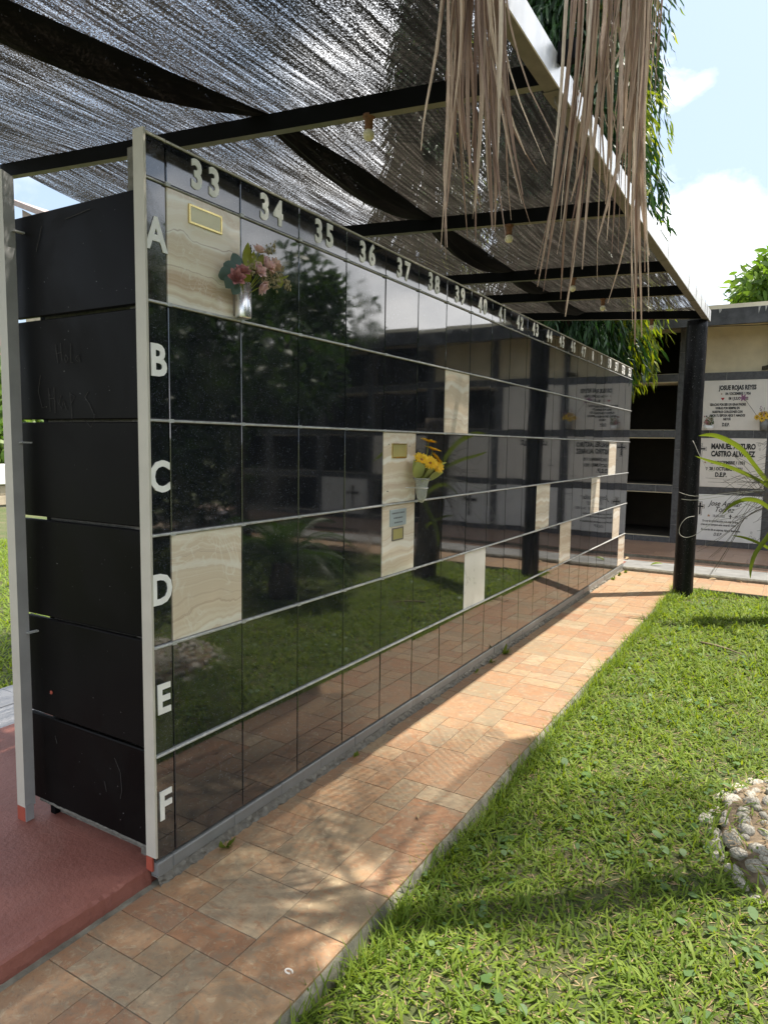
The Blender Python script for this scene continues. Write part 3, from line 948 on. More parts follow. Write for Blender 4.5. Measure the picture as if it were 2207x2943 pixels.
# edge beam: channel with pale outer web, dull lower flange
def zb(y):
    return float(np.interp(y, [-3, 0.6, 1.3, 2.6, 7], [3.09, 3.056, 3.044, 2.994, 2.988]))
segs = [(-3.0, 1.30), (1.304, 3.05), (3.054, 6.78)]
for a, b in segs:
    q = MB()
    for (xa, xb, dz0, dz1, mi) in ((0.992, 0.998, 0.0, 0.112, 0), (0.933, 0.992, 0.0, 0.005, 1), (0.933, 0.992, 0.107, 0.112, 0), (0.933, 0.937, 0.005, 0.024, 1)):
        n_ = 6
        for i in range(n_):
            y0 = a + (b - a) * i / n_; y1 = a + (b - a) * (i + 1) / n_
            vs = []
            for y in (y0, y1):
                vs += [(xa, y, zb(y) + dz0), (xb, y, zb(y) + dz0), (xb, y, zb(y) + dz1), (xa, y, zb(y) + dz1)]
            q.add(vs, [(0, 1, 5, 4), (1, 2, 6, 5), (2, 3, 7, 6), (3, 0, 4, 7)] + ([(0, 3, 2, 1)] if i == 0 else []) + ([(4, 5, 6, 7)] if i == n_ - 1 else []), mi)
            if xa == 0.992:
                k_ = len(q.mi) - 1 - (1 if i in (0, n_ - 1) else 0)
                q.mi[k_] = 2  # shade on the web's inner face painted in as black
    q.build('edge_beam', [M['galv'], M['galv_dull'], M['black']], can, (0.92, (a + b) / 2, 3.1))
for y in (1.302, 3.052):
    q = MB().box((0.928, y - 0.07, zb(y) - 0.004), (0.994, y + 0.07, zb(y) - 0.0005)).tube([(0.963, y - 0.02, zb(y) - 0.004), (0.963, y - 0.02, zb(y) - 0.03)], 0.004, 6).tube([(0.963, y - 0.022, zb(y) - 0.028), (0.963, y + 0.035, zb(y) - 0.028)], 0.004, 6)
    q.build('splice_plate', M['galv_dull'], can, (0.91, y, 3.06))
# wire ties looped over the edge beam
for y in (1.38, 1.7, 2.1, 3.9, 5.0, 5.5, 5.9, 6.2, 6.4, 6.6):
    z = zb(y)
    MB().tube([(0.928, y, z + .119), (1.001, y + .01, z + .119), (1.0025, y + .012, z + .06), (1.001, y + .014, z - .004), (0.948, y + .01, z - .006)], 0.0016, 4).build('wire_tie', M['rootdark'], can, (0.95, y, z))
BEAMS = [(-0.70, .076), (1.20, .074), (2.79, .064), (4.34, .045), (5.28, .043), (6.62, .065)]
XL = -2.75
def zbeam(x, y):
    sl = np.interp(y, [b[0] for b in BEAMS], [b[1] for b in BEAMS])
    z0 = np.interp(y, [-3, 0.6, 1.3, 2.6, 7], [3.09, 3.060, 3.052, 2.992, 2.988])
    return z0 + sl * (0.97 - x)
for (y, sl) in BEAMS[1:]:
    q = MB()
    x0, x1 = XL, (1.07 if y < 2 else 0.932)
    zl, zr = float(zbeam(x0, y)) + 0.004, float(zbeam(x1, y)) + 0.004
    if x1 > 0.95:
        zr += 0.0
    hgt = 0.085; hw = 0.024
    vs = [(x0, y - hw, zl), (x0, y + hw, zl), (x0, y + hw, zl + hgt), (x0, y - hw, zl + hgt), (0.932, y - hw, zr), (0.932, y + hw, zr), (0.932, y + hw, zr + hgt), (0.932, y - hw, zr + hgt)]
    q.add(vs, [(0, 1, 2, 3), (7, 6, 5, 4), (3, 2, 6, 7), (4, 5, 1, 0)], 0)
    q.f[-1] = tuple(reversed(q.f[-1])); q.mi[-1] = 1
    q.add(vs, [(0, 3, 7, 4), (1, 5, 6, 2)], 0)
    if x1 > 0.95:
        q.box((1.0005, y - hw, zr + 0.07), (1.07, y + hw, zr + 0.145), 0)
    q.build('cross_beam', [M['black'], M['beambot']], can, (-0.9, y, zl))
# the net
nxg, nyg = 70, 130
xs = np.linspace(XL + 0.03, 0.975, nxg); ys = np.linspace(-3.0, 6.70, nyg)
Xn, Yn = np.meshgrid(xs, ys)
by = np.array([b[0] for b in BEAMS])
def sagf(y):
    s = np.zeros_like(y)
    bb = [-3.2] + list(by) + [7.3]
    for a, b in zip(bb[:-1], bb[1:]):
        m = (y >= a) & (y < b)
        tt = (y[m] - a) / (b - a)
        s[m] = 4 * tt * (1 - tt) * min(1.0, (b - a) / 1.8)
    return s
sg = sagf(Yn)
Zn = zbeam(Xn, Yn) + 0.093 - 0.055 * sg * (0.6 + 0.4 * np.sin(Xn * 2.1 + 0.6)) + 0.006 * np.sin(Xn * 31 + 0.8 * Yn) * sg + 0.004 * np.sin(Xn * 67 + 1) * sg
Zn = np.where(Xn > 0.95, Zn + 0.02, Zn)
V = np.stack([Xn, Yn, Zn], -1).reshape(-1, 3)
ii = (np.arange(nyg - 1)[:, None] * nxg + np.arange(nxg - 1)[None, :]).ravel()
npmesh('net', V, [np.stack([ii, ii + 1, ii + nxg + 1, ii + nxg], 1)], M['net'], can, (0, 0, 3.2))
# doubled folds of net hanging where two widths overlap
def fold(xfun, w_, drop, name='net_fold'):
    n_ = 90; m_ = 14
    ys_ = np.linspace(-3.0, 6.60, n_)
    vs = []
    for i, y in enumerate(ys_):
        s = float(sagf(np.array([y]))[0])
        xc = xfun(y)
        wv = w_ * (0.45 + 0.75 * s)
        for k in range(m_):
            a = math.pi * k / (m_ - 1)
            x = xc - wv / 2 * math.cos(a)
            z = float(zbeam(x, y)) + 0.090 - 0.05 * s - math.sin(a) * drop * s * (1 + 0.25 * math.sin(k * 1.9 + y))
            z += 0.006 * math.sin(k * 2.4 + y * 0.7) * s
            vs.append((x, y, z))
    fs = []
    for i in range(n_ - 1):
        for k in range(m_ - 1):
            a = i * m_ + k
            fs.append((a, a + 1, a + m_ + 1, a + m_))
    MB().add(vs, fs).build(name, M['netfold'], can, (xfun(2), 2, 3.2), True)
fold(lambda y: float(np.interp(y, [-3, 0.0, 1.20, 1.8, 2.7, 7], [-1.3, -0.83, -0.52, -0.43, -0.40, -0.34])), 0.21, 0.085)
# bulbs in rusty sockets under the beams
for (x, y, sz) in ((0.115, 1.20, 1.0), (0.20, 2.79, 1.0), (0.185, 4.34, 1.0), (0.21, 5.28, 1.0), (0.42, 6.62, 1.0)):
    z = float(zbeam(x, y)) + 0.004
    b = empty('light_bulb', (x, y, z - 0.1))
    nm = {1.20: 'round cream bulb in a long rusty socket under the nearest cross beam', 2.79: 'cream bulb under the second cross beam, behind a hanging palm strip', 4.34: 'cream bulb under the third cross beam from the camera', 5.28: 'small cream bulb under the fourth cross beam', 6.62: 'farthest small bulb hanging by the black post beam'}[y]
    tag(b, nm, 'light bulb', 'bulbs under the canopy beams')
    MB().lathe([(0.0, 0.0), (0.030, 0.0), (0.030, -0.010), (0.020, -0.014), (0.019, -0.058), (0.016, -0.064), (0.0, -0.064)], (x, y, z), 12).build('socket', M['rust'], b, (x, y, z), True)
    pr_ = [(0.012, -0.058)] + [(0.026 * math.sin(a), -0.086 - 0.026 * math.cos(a) * -1) for a in np.linspace(0.5, math.pi, 9)]
    pr_ = [(0.013, -0.060)] + [(0.027 * math.sin(a), -0.087 + 0.027 * math.cos(a)) for a in np.linspace(0.55, math.pi, 9)]
    MB().lathe(pr_, (x, y, z), 14).build('globe', M['bulb'], b, (x, y, z), True)

# ================================================================== GALLERY BEHIND
FY = 10.20
gal = empty('burial_gallery', (2.0, FY + 0.6, 0.09))
tag(gal, 'long low burial gallery of open and sealed niches faced with dark grey tile', 'building')
ROWS = [(0.19, 0.912), (1.022, 1.780), (1.895, 2.655), (2.770, 3.50)]
PIL = [(-2.335, -2.205), (-1.06, -0.93), (0.215, 0.345), (1.490, 1.620), (2.765, 2.895), (4.04, 4.17), (5.315, 5.445), (6.59, 6.72), (7.865, 7.995), (9.14, 9.27)]
# pillars and bands: grout-coloured core with tiles set on it
q = MB()
for a, b in PIL:
    q.box((a + 0.004, FY + 0.004, 0.10), (b - 0.004, FY + 1.6, 3.60))
BANDS = [(0.10, 0.19), (0.912, 1.022), (1.780, 1.895), (2.655, 2.770)]
for (a0, b0), (a1, b1) in zip(PIL[:-1], PIL[1:]):
    for z0, z1 in BANDS:
        q.box((b0 - 0.004, FY + 0.004, z0 + 0.003), (a1 + 0.004, FY + 1.6, z1 - 0.003))
q.build('core_frame', M['grout'], gal, (2, FY, 1.8))
for a, b in PIL:
    z = 0.10
    while z < 3.5:
        z2 = min(3.52, z + random.choice((0.30, 0.60, 0.45, 0.60)))
        MB().cham((a, FY - 0.006, z), (b, FY + 0.0035, z2 - 0.004), 1, -1, 0.002).build('facing_tile', M['gtile'], gal, ((a + b) / 2, FY, z))
        z = z2
for (a0, b0), (a1, b1) in zip(PIL[:-1], PIL[1:]):
    for z0, z1 in BANDS:
        x = b0 + 0.003
        first = True
        while x < a1 - 0.01:
            x2 = x + (random.uniform(0.2, 0.6) if first else 0.60)
            first = False
            if x2 > a1 - 0.08: x2 = a1
            MB().cham((x, FY - 0.005, z0), (x2 - 0.006, FY + 0.003, z1), 1, -1, 0.002).build('facing_tile', M['gtile'], gal, ((x + x2) / 2, FY, z0))
            x = x2
# niche linings (back and ceiling, floor) and outer shell
q = MB()
q.box((PIL[0][0], FY + 1.6, 0.10), (PIL[-1][1], FY + 1.75, 3.60))
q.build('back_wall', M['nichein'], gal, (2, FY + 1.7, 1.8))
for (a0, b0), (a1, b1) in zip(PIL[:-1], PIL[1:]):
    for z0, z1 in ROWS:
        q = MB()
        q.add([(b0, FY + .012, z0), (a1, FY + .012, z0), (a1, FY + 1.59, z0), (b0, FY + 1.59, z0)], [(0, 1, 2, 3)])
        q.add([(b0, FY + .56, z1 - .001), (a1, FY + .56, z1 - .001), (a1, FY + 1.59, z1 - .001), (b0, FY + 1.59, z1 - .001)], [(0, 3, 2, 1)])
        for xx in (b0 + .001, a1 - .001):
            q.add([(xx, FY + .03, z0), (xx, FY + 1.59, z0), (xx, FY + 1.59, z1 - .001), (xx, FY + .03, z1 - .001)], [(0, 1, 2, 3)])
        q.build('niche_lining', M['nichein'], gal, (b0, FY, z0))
        MB().box((b0 + .002, FY + .006, z1 - .012), (a1 - .002, FY + .55, z1 - .002)).build('lit_ceiling_strip', M['palecream'], gal, (b0, FY, z1))  # front of the niche ceiling, its light put into a paler colour
        MB().box((b0 + .002, FY + .004, z0 + .001), (a1 - .002, FY + .10, z0 + .006)).build('niche_sill', M['cream'], gal, (b0, FY, z0))
# roof slab, soffit and fascia
MB().box((PIL[0][0] - 0.2, 9.42, 3.53), (PIL[-1][1] + 0.2, FY + 1.9, 3.64)).build('roof_slab', M['cream'], gal, (2, FY, 3.58))
fa = MB().box((PIL[0][0] - 0.2, 9.36, 3.352), (PIL[-1][1] + 0.2, 9.418, 3.572)).build('fascia', M['rooffascia'], gal, (2, 9.4, 3.46))
q = MB()
for i in range(26):
    x = random.uniform(-0.5, 6.4); w_ = random.uniform(0.02, 0.10)
    pts = [(x - w_ / 2, 3.571), (x + w_ / 2, 3.571), (x + w_ * 0.4, 3.571 - random.uniform(.01, .03)), (x + random.uniform(-.3, .3) * w_, 3.571 - random.uniform(0.03, 0.12)), (x - w_ * 0.4, 3.571 - random.uniform(.01, .03))]
    vs = [(a, 9.3585, z) for a, z in pts] + [(a, 9.3597, z) for a, z in pts]
    q.add(vs, [(4, 3, 2, 1, 0)] + [(k, (k + 1) % 5, 5 + (k + 1) % 5, 5 + k) for k in range(5)])
o = q.build('peeling_stains', M['roofstain'], fa, (2, 9.36, 3.5)); tag(o, kind='stuff')
MB().tube([(x, 9.425, 3.335 + 0.012 * math.sin(x * 3.1)) for x in np.linspace(-1, 5, 40)], 0.005, 5).build('cable', M['ink'], gal, (2, 9.42, 3.34))
# sealed niche: cream plaster infill in the second bay top row, and plaques below
def bay(i):
    return PIL[i][1], PIL[i + 1][0]
def infill(i, r, mat='cream', rec=0.05):
    a, b = bay(i); z0, z1 = ROWS[r]
    return MB().cham((a + .002, FY + rec, z0 + .003), (b - .002, FY + rec + 0.03, z1 - .003), 1, -1, 0.003).build('sealed_panel', M[mat], gal, (a, FY, z0))
def slab_(i, r, mat='stoneplaque'):
    a, b = bay(i); z0, z1 = ROWS[r]
    return MB().cham((a + .002, FY - 0.004, z0 + .003), (b - .002, FY + 0.02, z1 - .003), 1, -1, 0.003).build('plaque', M[mat], gal, ((a + b) / 2, FY, (z0 + z1) / 2))
YF = FY - 0.006
def line(p, s, x, z, size, sx=0.72, bold=0.0, shear=0.0, ink='ink', align='CENTER'):
    bold = bold * 1.6 + 0.0008
    text('lettering', s, size, M[ink], p, (x, YF, z), ROT_FAC, 0.003, bold, sx, shear, align)
def cross(p, x, z, h, wdt, th):
    q = MB()
    def plus(y0, y1, g, mi):
        t_ = th / 2 + g
        q.box((x - t_, y0, z - h / 2 - g), (x + t_, y1, z + h / 2 + g), mi)
        q.box((x - wdt / 2 - g, y0 + .0003, z + h * 0.17 - t_), (x + wdt / 2 + g, y1 - 0.0003, z + h * 0.17 + t_), mi)
    plus(FY - 0.0055, FY - 0.004, 0.016, 1)
    plus(FY - 0.0068, FY - 0.004, 0.011, 2)
    plus(FY - 0.0080, FY - 0.004, 0.0, 1)
    q.build('cross_emblem', [M['ink'], M['ink'], M['stoneplaque']], p, (x, FY, z))
def flourish(p, x, z, sxn, szn, s=0.09):
    q = MB()
    def spiral(cx, cz, r, a0, turns, flip):
        return [(cx + sxn * flip * r * (1 - 0.75 * k / 14) * math.cos(a0 + turns * 6.28 * k / 14), YF - 0.001, cz + szn * r * (1 - 0.75 * k / 14) * math.sin(a0 + turns * 6.28 * k / 14)) for k in range(15)]
    q.tube(spiral(x, z, s * 0.36, 0.3, 1.1, 1), 0.0022, 4)
    q.tube(spiral(x + sxn * s * 0.55, z + szn * s * .25, s * 0.24, 2.2, 1.0, -1), 0.0020, 4)
    q.tube(spiral(x + sxn * s * .1, z - szn * s * 0.75, s * 0.22, 1.2, 1.0, 1), 0.0020, 4)
    q.tube([(x - sxn * s * 0.6, YF - .001, z + szn * s * .35), (x, YF - .001, z + szn * s * .38), (x + sxn * s * .5, YF - .001, z + szn * s * .1)], 0.0018, 4)
    q.build('flourish', M['inkfaint'], p, (x, FY, z))
infill(2, 3); infill(3, 3); infill(4, 3)
p1 = slab_(2, 2)
p1['label'] = 'pale name plaque headed JOSUE ROJAS REYES'
line(p1, 'JOSUE ROJAS REYES', 1.055, 2.535, 0.092, 0.62, 0.0022)
line(p1, '04 / DICIEMBRE / 1956', 1.065, 2.446, 0.054, 0.66, 0.0008)
line(p1, '08 / JULIO / 2022', 1.075, 2.374, 0.056, 0.66, 0.0008)
for s, z in (('GRACIAS POR SER UN GRAN PADRE', 2.284), ('VIVIRAS POR SIEMPRE EN', 2.230), ('NUESTROS CORAZONES CON', 2.174), ('AMOR TU ESPOSA HIJOS Y AMADOS', 2.119), ('NIETOS', 2.064)):
    line(p1, s, 0.935, z, 0.050, 0.60, 0.0009)
line(p1, 'D.E.P.', 0.925, 1.980, 0.068, 0.62, 0.0014)
hp = [(0, -0.024), (0.022, 0.004), (0.020, 0.016), (0.010, 0.019), (0, 0.010), (-0.010, 0.019), (-0.020, 0.016), (-0.022, 0.004)]
MB().add([(0.862 + a, YF - 0.001, 2.372 + b) for a, b in hp] + [(0.862 + a, YF + 0.003, 2.372 + b) for a, b in hp], [tuple(range(8))] + [(k, (k + 1) % 8, 8 + (k + 1) % 8, 8 + k) for k in range(8)]).build('heart_emblem', M['heart'], p1, (0.862, YF, 2.37))
def star(p, x, z, r):
    pts = [(x + (r if k % 2 == 0 else r * .42) * math.sin(k * math.pi / 5), z + (r if k % 2 == 0 else r * .42) * math.cos(k * math.pi / 5)) for k in range(10)]
    MB().add([(a, YF - .001, b) for a, b in pts] + [(a, YF + .003, b) for a, b in pts], [tuple(range(10))] + [(k, (k + 1) % 10, 10 + (k + 1) % 10, 10 + k) for k in range(10)]).build('star_emblem', M['star'], p, (x, YF, z))
star(p1, 0.842, 2.446, 0.016)
p2 = slab_(2, 1)
p2['label'] = 'pale name plaque headed MANUEL ARTURO CASTRO'
line(p2, 'MANUEL ARTURO', 1.045, 1.648, 0.112, 0.66, 0.0030)
line(p2, 'CASTRO ALVAREZ', 1.045, 1.535, 0.112, 0.64, 0.0030)
line(p2, '15 / DICIEMBRE / 1931', 0.985, 1.402, 0.068, 0.74, 0.0010)
star(p2, 0.670, 1.402, 0.020)
line(p2, '28 / OCTUBRE / 2021', 0.965, 1.306, 0.070, 0.72, 0.0012)
q = MB().box((0.692, YF - .001, 1.281), (0.702, YF + .003, 1.331)).box((0.678, YF - .0006, 1.311), (0.716, YF + .003, 1.321)); q.build('cross_emblem', M['ink'], p2, (0.697, YF, 1.30))
line(p2, 'D.E.P.', 0.900, 1.215, 0.092, 0.74, 0.0020)
cross(p2, 0.590, 1.575, 0.205, 0.15, 0.026)
flourish(p2, 1.40, 1.68, 1, 1); flourish(p2, 1.38, 1.14, 1, -1)
p3 = slab_(2, 0, 'whiteplaque')
p3['label'] = 'white plaque in slanted script naming Jose Aguilar Torrez'
line(p3, 'Jose Aguilar', 0.98, 0.772, 0.115, 0.80, 0.0, 0.42)
line(p3, 'Torrez', 0.97, 0.680, 0.115, 0.82, 0.0, 0.42)
star(p3, 0.765, 0.580, 0.026)
line(p3, '18-03-1932', 0.905, 0.578, 0.056, 0.66, 0, 0.1, 'inkfaint')
q = MB().box((1.062, YF - .001, 0.545), (1.074, YF + .003, 0.612)).box((1.045, YF - .0006, 0.583), (1.091, YF + .003, 0.594)); q.build('cross_emblem', M['ink'], p3, (1.07, YF, .58))
line(p3, '29-11-2022', 1.215, 0.578, 0.056, 0.66, 0, 0.1, 'inkfaint')
line(p3, 'Yo soy la resurrección y la vida, el que', 0.925, 0.498, 0.046, 0.70, 0, 0.35, 'ink')
line(p3, 'cree en mi aunque este muerto vivira.', 0.905, 0.442, 0.046, 0.70, 0, 0.35, 'ink')
line(p3, 'Recuerdo de su esposa, hijos y familiares.', 0.940, 0.362, 0.046, 0.72, 0, 0.35, 'ink')
line(p3, 'D.E.P', 0.900, 0.292, 0.066, 0.74, 0, 0.3, 'ink')
cross(p3, 0.635, 0.685, 0.185, 0.10, 0.026)
flourish(p3, 1.40, 0.80, 1, 1); flourish(p3, 1.36, 0.29, 1, -1)
# plaques further right: seen mirrored in the granite
p4 = slab_(3, 2); line(p4, 'EVER M', 2.06, 2.50, 0.13, 0.8, 0.003)
p5 = slab_(3, 1); line(p5, 'LORENA ELIZ', 2.10, 1.66, 0.115, 0.75, 0.003); line(p5, 'HE', 2.16, 1.54, 0.115, 0.75, 0.003)
flourish(p4, 2.60, 2.05, 1, -1); flourish(p5, 1.78, 1.30, -1, -1)
p6 = slab_(3, 0, 'whiteplaque'); flourish(p6, 2.6, 0.8, 1, 1)
for i, rws in ((4, (0, 1)), (5, (1,)), (6, (0,))):
    for r in rws:
        pp = slab_(i, r, 'stoneplaque' if r else 'whiteplaque')
        a, b = bay(i); z0, z1 = ROWS[r]
        if (i + r) % 2 == 0:
            cross(pp, a + 0.35, (z0 + z1) / 2, 0.42, 0.28, 0.05)
        flourish(pp, b - 0.2, z1 - 0.18, 1, 1, 0.12)
# black cable ends lying on the top ledge at the right
q = MB()
for k in range(5):
    q.tube([(1.36, FY - 0.02, 2.785 + k * 0.012), (1.47, FY - 0.015, 2.795 + k * 0.015), (1.60, FY - 0.02, 2.782 + k * 0.012)], 0.006, 5)
o = q.build('cable_bundle', M['ink'], None, (1.45, FY, 2.78)); tag(o, 'bundle of black cable ends lying on the ledge of the cream sealed niche', 'cables')

# ================================================================== FLOWERS
def petal(q, base, tip_dir, up, length, width, cup, mi=0):
    """broad curved petal"""
    d = Vector(tip_dir).normalized(); u = Vector(up).normalized(); s = d.cross(u).normalized()
    vs = []
    for i, tt in enumerate((0.0, 0.35, 0.7, 1.0)):
        wv = width * (0.35, 0.9, 1.0, 0.55)[i]
        for k in (-1, -0.5, 0, 0.5, 1):
            p = Vector(base) + d * length * tt * (1 - 0.12 * abs(k)) + s * wv * 0.5 * k + u * (cup * (k * k) * width * 0.5 + (0.22 * length * tt * tt if i == 3 else 0) * -1 * 0.4)
            vs.append(p)
    fs = []
    for i in range(3):
        for k in range(4):
            a = i * 5 + k
            fs.append((a, a + 1, a + 6, a + 5))
    q.add(vs, fs, mi)
def rose(parent, c, axis, r, mat):
    ax = Vector(axis).normalized()
    a = ax.cross(Vector((0, 0, 1)))
    if a.length < .1: a = ax.cross(Vector((0, 1, 0)))
    a.normalize(); b = ax.cross(a)
    q = MB()
    c = Vector(c)
    for ring, (n_, rr, tilt, ln) in enumerate(((3, 0.10, 0.12, 0.95), (4, 0.28, 0.25, 1.05), (5, 0.50, 0.50, 1.1), (6, 0.70, 0.95, 1.05))):
        for k in range(n_):
            an = 2 * math.pi * (k + ring * 0.37) / n_ + random.uniform(-.15, .15)
            rad = a * math.cos(an) + b * math.sin(an)
            base = c + rad * r * rr * 0.55 - ax * r * 0.75
            d = ax * math.cos(tilt) + rad * math.sin(tilt)
            petal(q, base, d, -rad, r * ln * 1.25, r * (0.9 + 0.22 * ring), 0.55)
    q.lathe([(0, 0), (0, 0)], c, 3)
    return q.build('rose', mat, parent, c, True)
def leaf(q, a, b, width, side, bend=0.0, mi=0):
    a, b = Vector(a), Vector(b)
    d = b - a
    s = Vector(side).normalized()
    nrm = d.cross(s).normalized()
    pts = [a + d * tt + nrm * bend * 4 * tt * (1 - tt) * d.length for tt in (0, .2, .45, .7, .88, 1)]
    q.ribbon(pts, [width * .15, width * .75, width, width * .8, width * .42, 0.001], side, mi, 0.25)
def sprig(parent, a, b, mat, nb=26, spread=0.02, r=0.0045):
    q = MB()
    a, b = Vector(a), Vector(b)
    q.tube([a, (a + b) / 2 + Vector((.004, 0, .004)), b], 0.0012, 4)
    for k in range(nb):
        p = a.lerp(b, random.uniform(0.2, 1.05)) + Vector([random.gauss(0, spread * .5) for _ in range(3)])
        d = Vector([random.gauss(0, 1) for _ in range(3)]).normalized()
        rr = r * random.uniform(.6, 1.2)
        q.lathe([(0, -rr * 1.5), (rr * .8, -rr * .6), (rr, 0.2 * rr), (rr * .5, rr * 1.2), (0, rr * 1.5)], p, 6)
    return q.build('sprig', mat, parent, (a + b) / 2, True)

# steel vase with the pink bouquet, joint of tiles A33 / A34
vz = (0.045, 0.426, 2.088)
vase = empty('steel_vase', vz)
tag(vase, 'polished steel tube vase fixed between the first marble tile and the granite tile beside it', 'vase')
MB().lathe([(0.0, 0.0), (0.029, 0.0), (0.0305, 0.004), (0.0305, 0.132), (0.0285, 0.132), (0.0275, 0.02), (0, 0.02)], vz, 28).build('tube', M['chrome'], vase, vz, True)
MB().box((0.0035, 0.414, 2.10), (0.016, 0.438, 2.20)).build('bracket', M['galv_dull'], vase, vz)
bq = empty('bouquet', (0.045, 0.426, 2.20))
tag(bq, 'bouquet of pink and dusky red fabric roses with khaki sprigs in a steel vase', 'flowers')
B0 = Vector((0.045, 0.426, 2.17))
for (p, ax, r, m) in (((0.075, 0.487, 2.361), (.5, .1, .85), .019, 'rosepink'), ((0.10, 0.512, 2.306), (.85, .25, .35), .022, 'rosepink'), ((0.105, 0.458, 2.272), (.9, -.05, .3), .020, 'rosepink'),
                      ((0.085, 0.552, 2.298), (.6, .6, -.1), .021, 'rosepeach'), ((0.065, 0.600, 2.326), (.3, .75, .45), .019, 'rosepeach'), ((0.09, 0.376, 2.256), (.6, -.3, .65), .019, 'rosered'),
                      ((0.095, 0.338, 2.222), (.8, -.45, .3), .021, 'rosered'), ((0.11, 0.470, 2.205), (.8, .25, -.5), .019, 'rosepink')):
    rose(bq, p, ax, r * 1.15, M[m])
    P = Vector(p); mid = B0.lerp(P, .55) + Vector((.01, 0, .01))
    MB().tube([B0, mid, P - Vector(ax).normalized() * r * .6], 0.0018, 5).build('stem', M['fgreen'], bq, P)
for a, b, w_, sd_ in (((.06, .450, 2.262), (.065, .432, 2.371), .045, (.3, .95, .1)), ((.07, .474, 2.275), (.07, .458, 2.345), .032, (.2, .95, .2)), ((.085, .456, 2.268), (.075, .462, 2.322), .028, (.5, .8, .2)),
                      ((.06, .425, 2.21), (.085, .420, 2.258), .036, (.4, .9, 0)), ((.06, .415, 2.205), (.09, .372, 2.214), .026, (.5, .2, .8)), ((.07, .60, 2.285), (.075, .612, 2.235), .034, (.3, .9, .2)), ((.07, .61, 2.27), (.08, .660, 2.295), .010, (.2, .2, .9)), ((.07, .495, 2.30), (.07, .512, 2.345), .03, (.4, .9, 0))):
    q = MB(); leaf(q, a, b, w_, sd_, 0.08); q.build('leaf', M['fgreen'], bq, a, True)
for a, b, w_ in (((.045, .425, 2.27), (.035, .378, 2.322), .055), ((.04, .40, 2.26), (.03, .335, 2.275), .05), ((.04, .37, 2.245), (.03, .308, 2.228), .055), ((.045, .36, 2.225), (.04, .335, 2.185), .05), ((.045, .39, 2.215), (.04, .372, 2.168), .05), ((.05, .455, 2.285), (.04, .42, 2.30), .045)):
    q = MB(); leaf(q, a, b, w_, (.35, .3, .8) if abs(b[2] - a[2]) < .03 else (.3, .9, .2), 0.06); q.build('leaf', M['teal'], bq, a, True)
for a, b, nb in (((.06, .545, 2.335), (.06, .580, 2.395), 22), ((.085, .418, 2.245), (.10, .418, 2.285), 20), ((.085, .49, 2.255), (.095, .515, 2.265), 26), ((.085, .48, 2.23), (.095, .515, 2.235), 22), ((.08, .53, 2.265), (.085, .570, 2.255), 24), ((.07, .60, 2.27), (.075, .622, 2.31), 20), ((.07, .615, 2.27), (.075, .672, 2.25), 26), ((.08, .56, 2.25), (.085, .585, 2.225), 14)):
    sprig(bq, a, b, M['filler'], nb)

# clear vase with yellow daisies beside tile C37
v2 = (0.070, 1.885, 1.282)
cv = empty('clear_vase', v2)
tag(cv, 'clear plastic cone vase in a wire ring holding yellow daisies', 'vase')
prof = [(0.0, 0.0), (0.012, 0.004), (0.024, 0.022), (0.031, 0.050), (0.034, 0.086), (0.036, 0.108), (0.043, 0.130), (0.054, 0.143), (0.052, 0.144), (0.041, 0.131), (0.033, 0.108), (0.031, 0.086), (0.028, 0.050), (0.021, 0.024), (0.010, 0.008), (0.0, 0.006)]
MB().lathe(prof, v2, 24).build('cone', M['clear'], cv, v2, True)
MB().tube([(v2[0] + 0.0365 * math.cos(a), v2[1] + 0.0365 * math.sin(a), v2[2] + 0.086) for a in np.linspace(0, 2 * math.pi, 25)], 0.0022, 5).tube([(0.036, v2[1] - 0.015, v2[2] + .086), (0.02, v2[1] - 0.07, v2[2] + .088), (0.004, v2[1] - 0.072, v2[2] + .088)], 0.0025, 5).build('wire_ring', M['galv'], cv, v2)
ds = empty('daisies', (0.070, 1.885, 1.42))
tag(ds, 'yellow fabric daisies wrapped in pale green leaves in a clear vase', 'flowers')
def daisy(parent, c, axis, r, pm, em, n_=18, layers=2):
    ax = Vector(axis).normalized()
    a = ax.cross(Vector((0.1, .2, 1))).normalized(); b = ax.cross(a)
    c = Vector(c); q = MB()
    for ly in range(layers):
        for k in range(n_):
            an = 2 * math.pi * (k + .5 * ly) / n_ + random.uniform(-.08, .08)
            rad = a * math.cos(an) + b * math.sin(an)
            up = 0.16 + 0.22 * ly + random.uniform(-.1, .1)
            rl = r * (1 - .22 * ly) * random.uniform(.9, 1.08)
            pts = [c + rad * r * .12, c + rad * rl * .6 + ax * rl * up * .6, c + rad * rl + ax * rl * up * .75]
            q.ribbon(pts, [r * .14, r * .30, r * .12], ax.cross(rad), 0, 0.2)
    o = q.build('daisy', pm, parent, c)
    e = MB()
    prof = [(0, .10 * r), (.14 * r, .09 * r), (.22 * r, .03 * r), (.22 * r, -.04 * r)]
    vs = []; fs = []
    for (rr, zz) in prof:
        for k in range(10):
            an = 2 * math.pi * k / 10
            vs.append(c + ax * zz + (a * math.cos(an) + b * math.sin(an)) * rr)
    for i in range(3):
        for k in range(10):
            fs.append((i * 10 + k, i * 10 + (k + 1) % 10, i * 10 + 10 + (k + 1) % 10, i * 10 + 10 + k))
    e.add(vs, fs).build('flower_centre', em, o, c, True)
    return o
C0 = Vector((0.070, 1.885, 1.40))
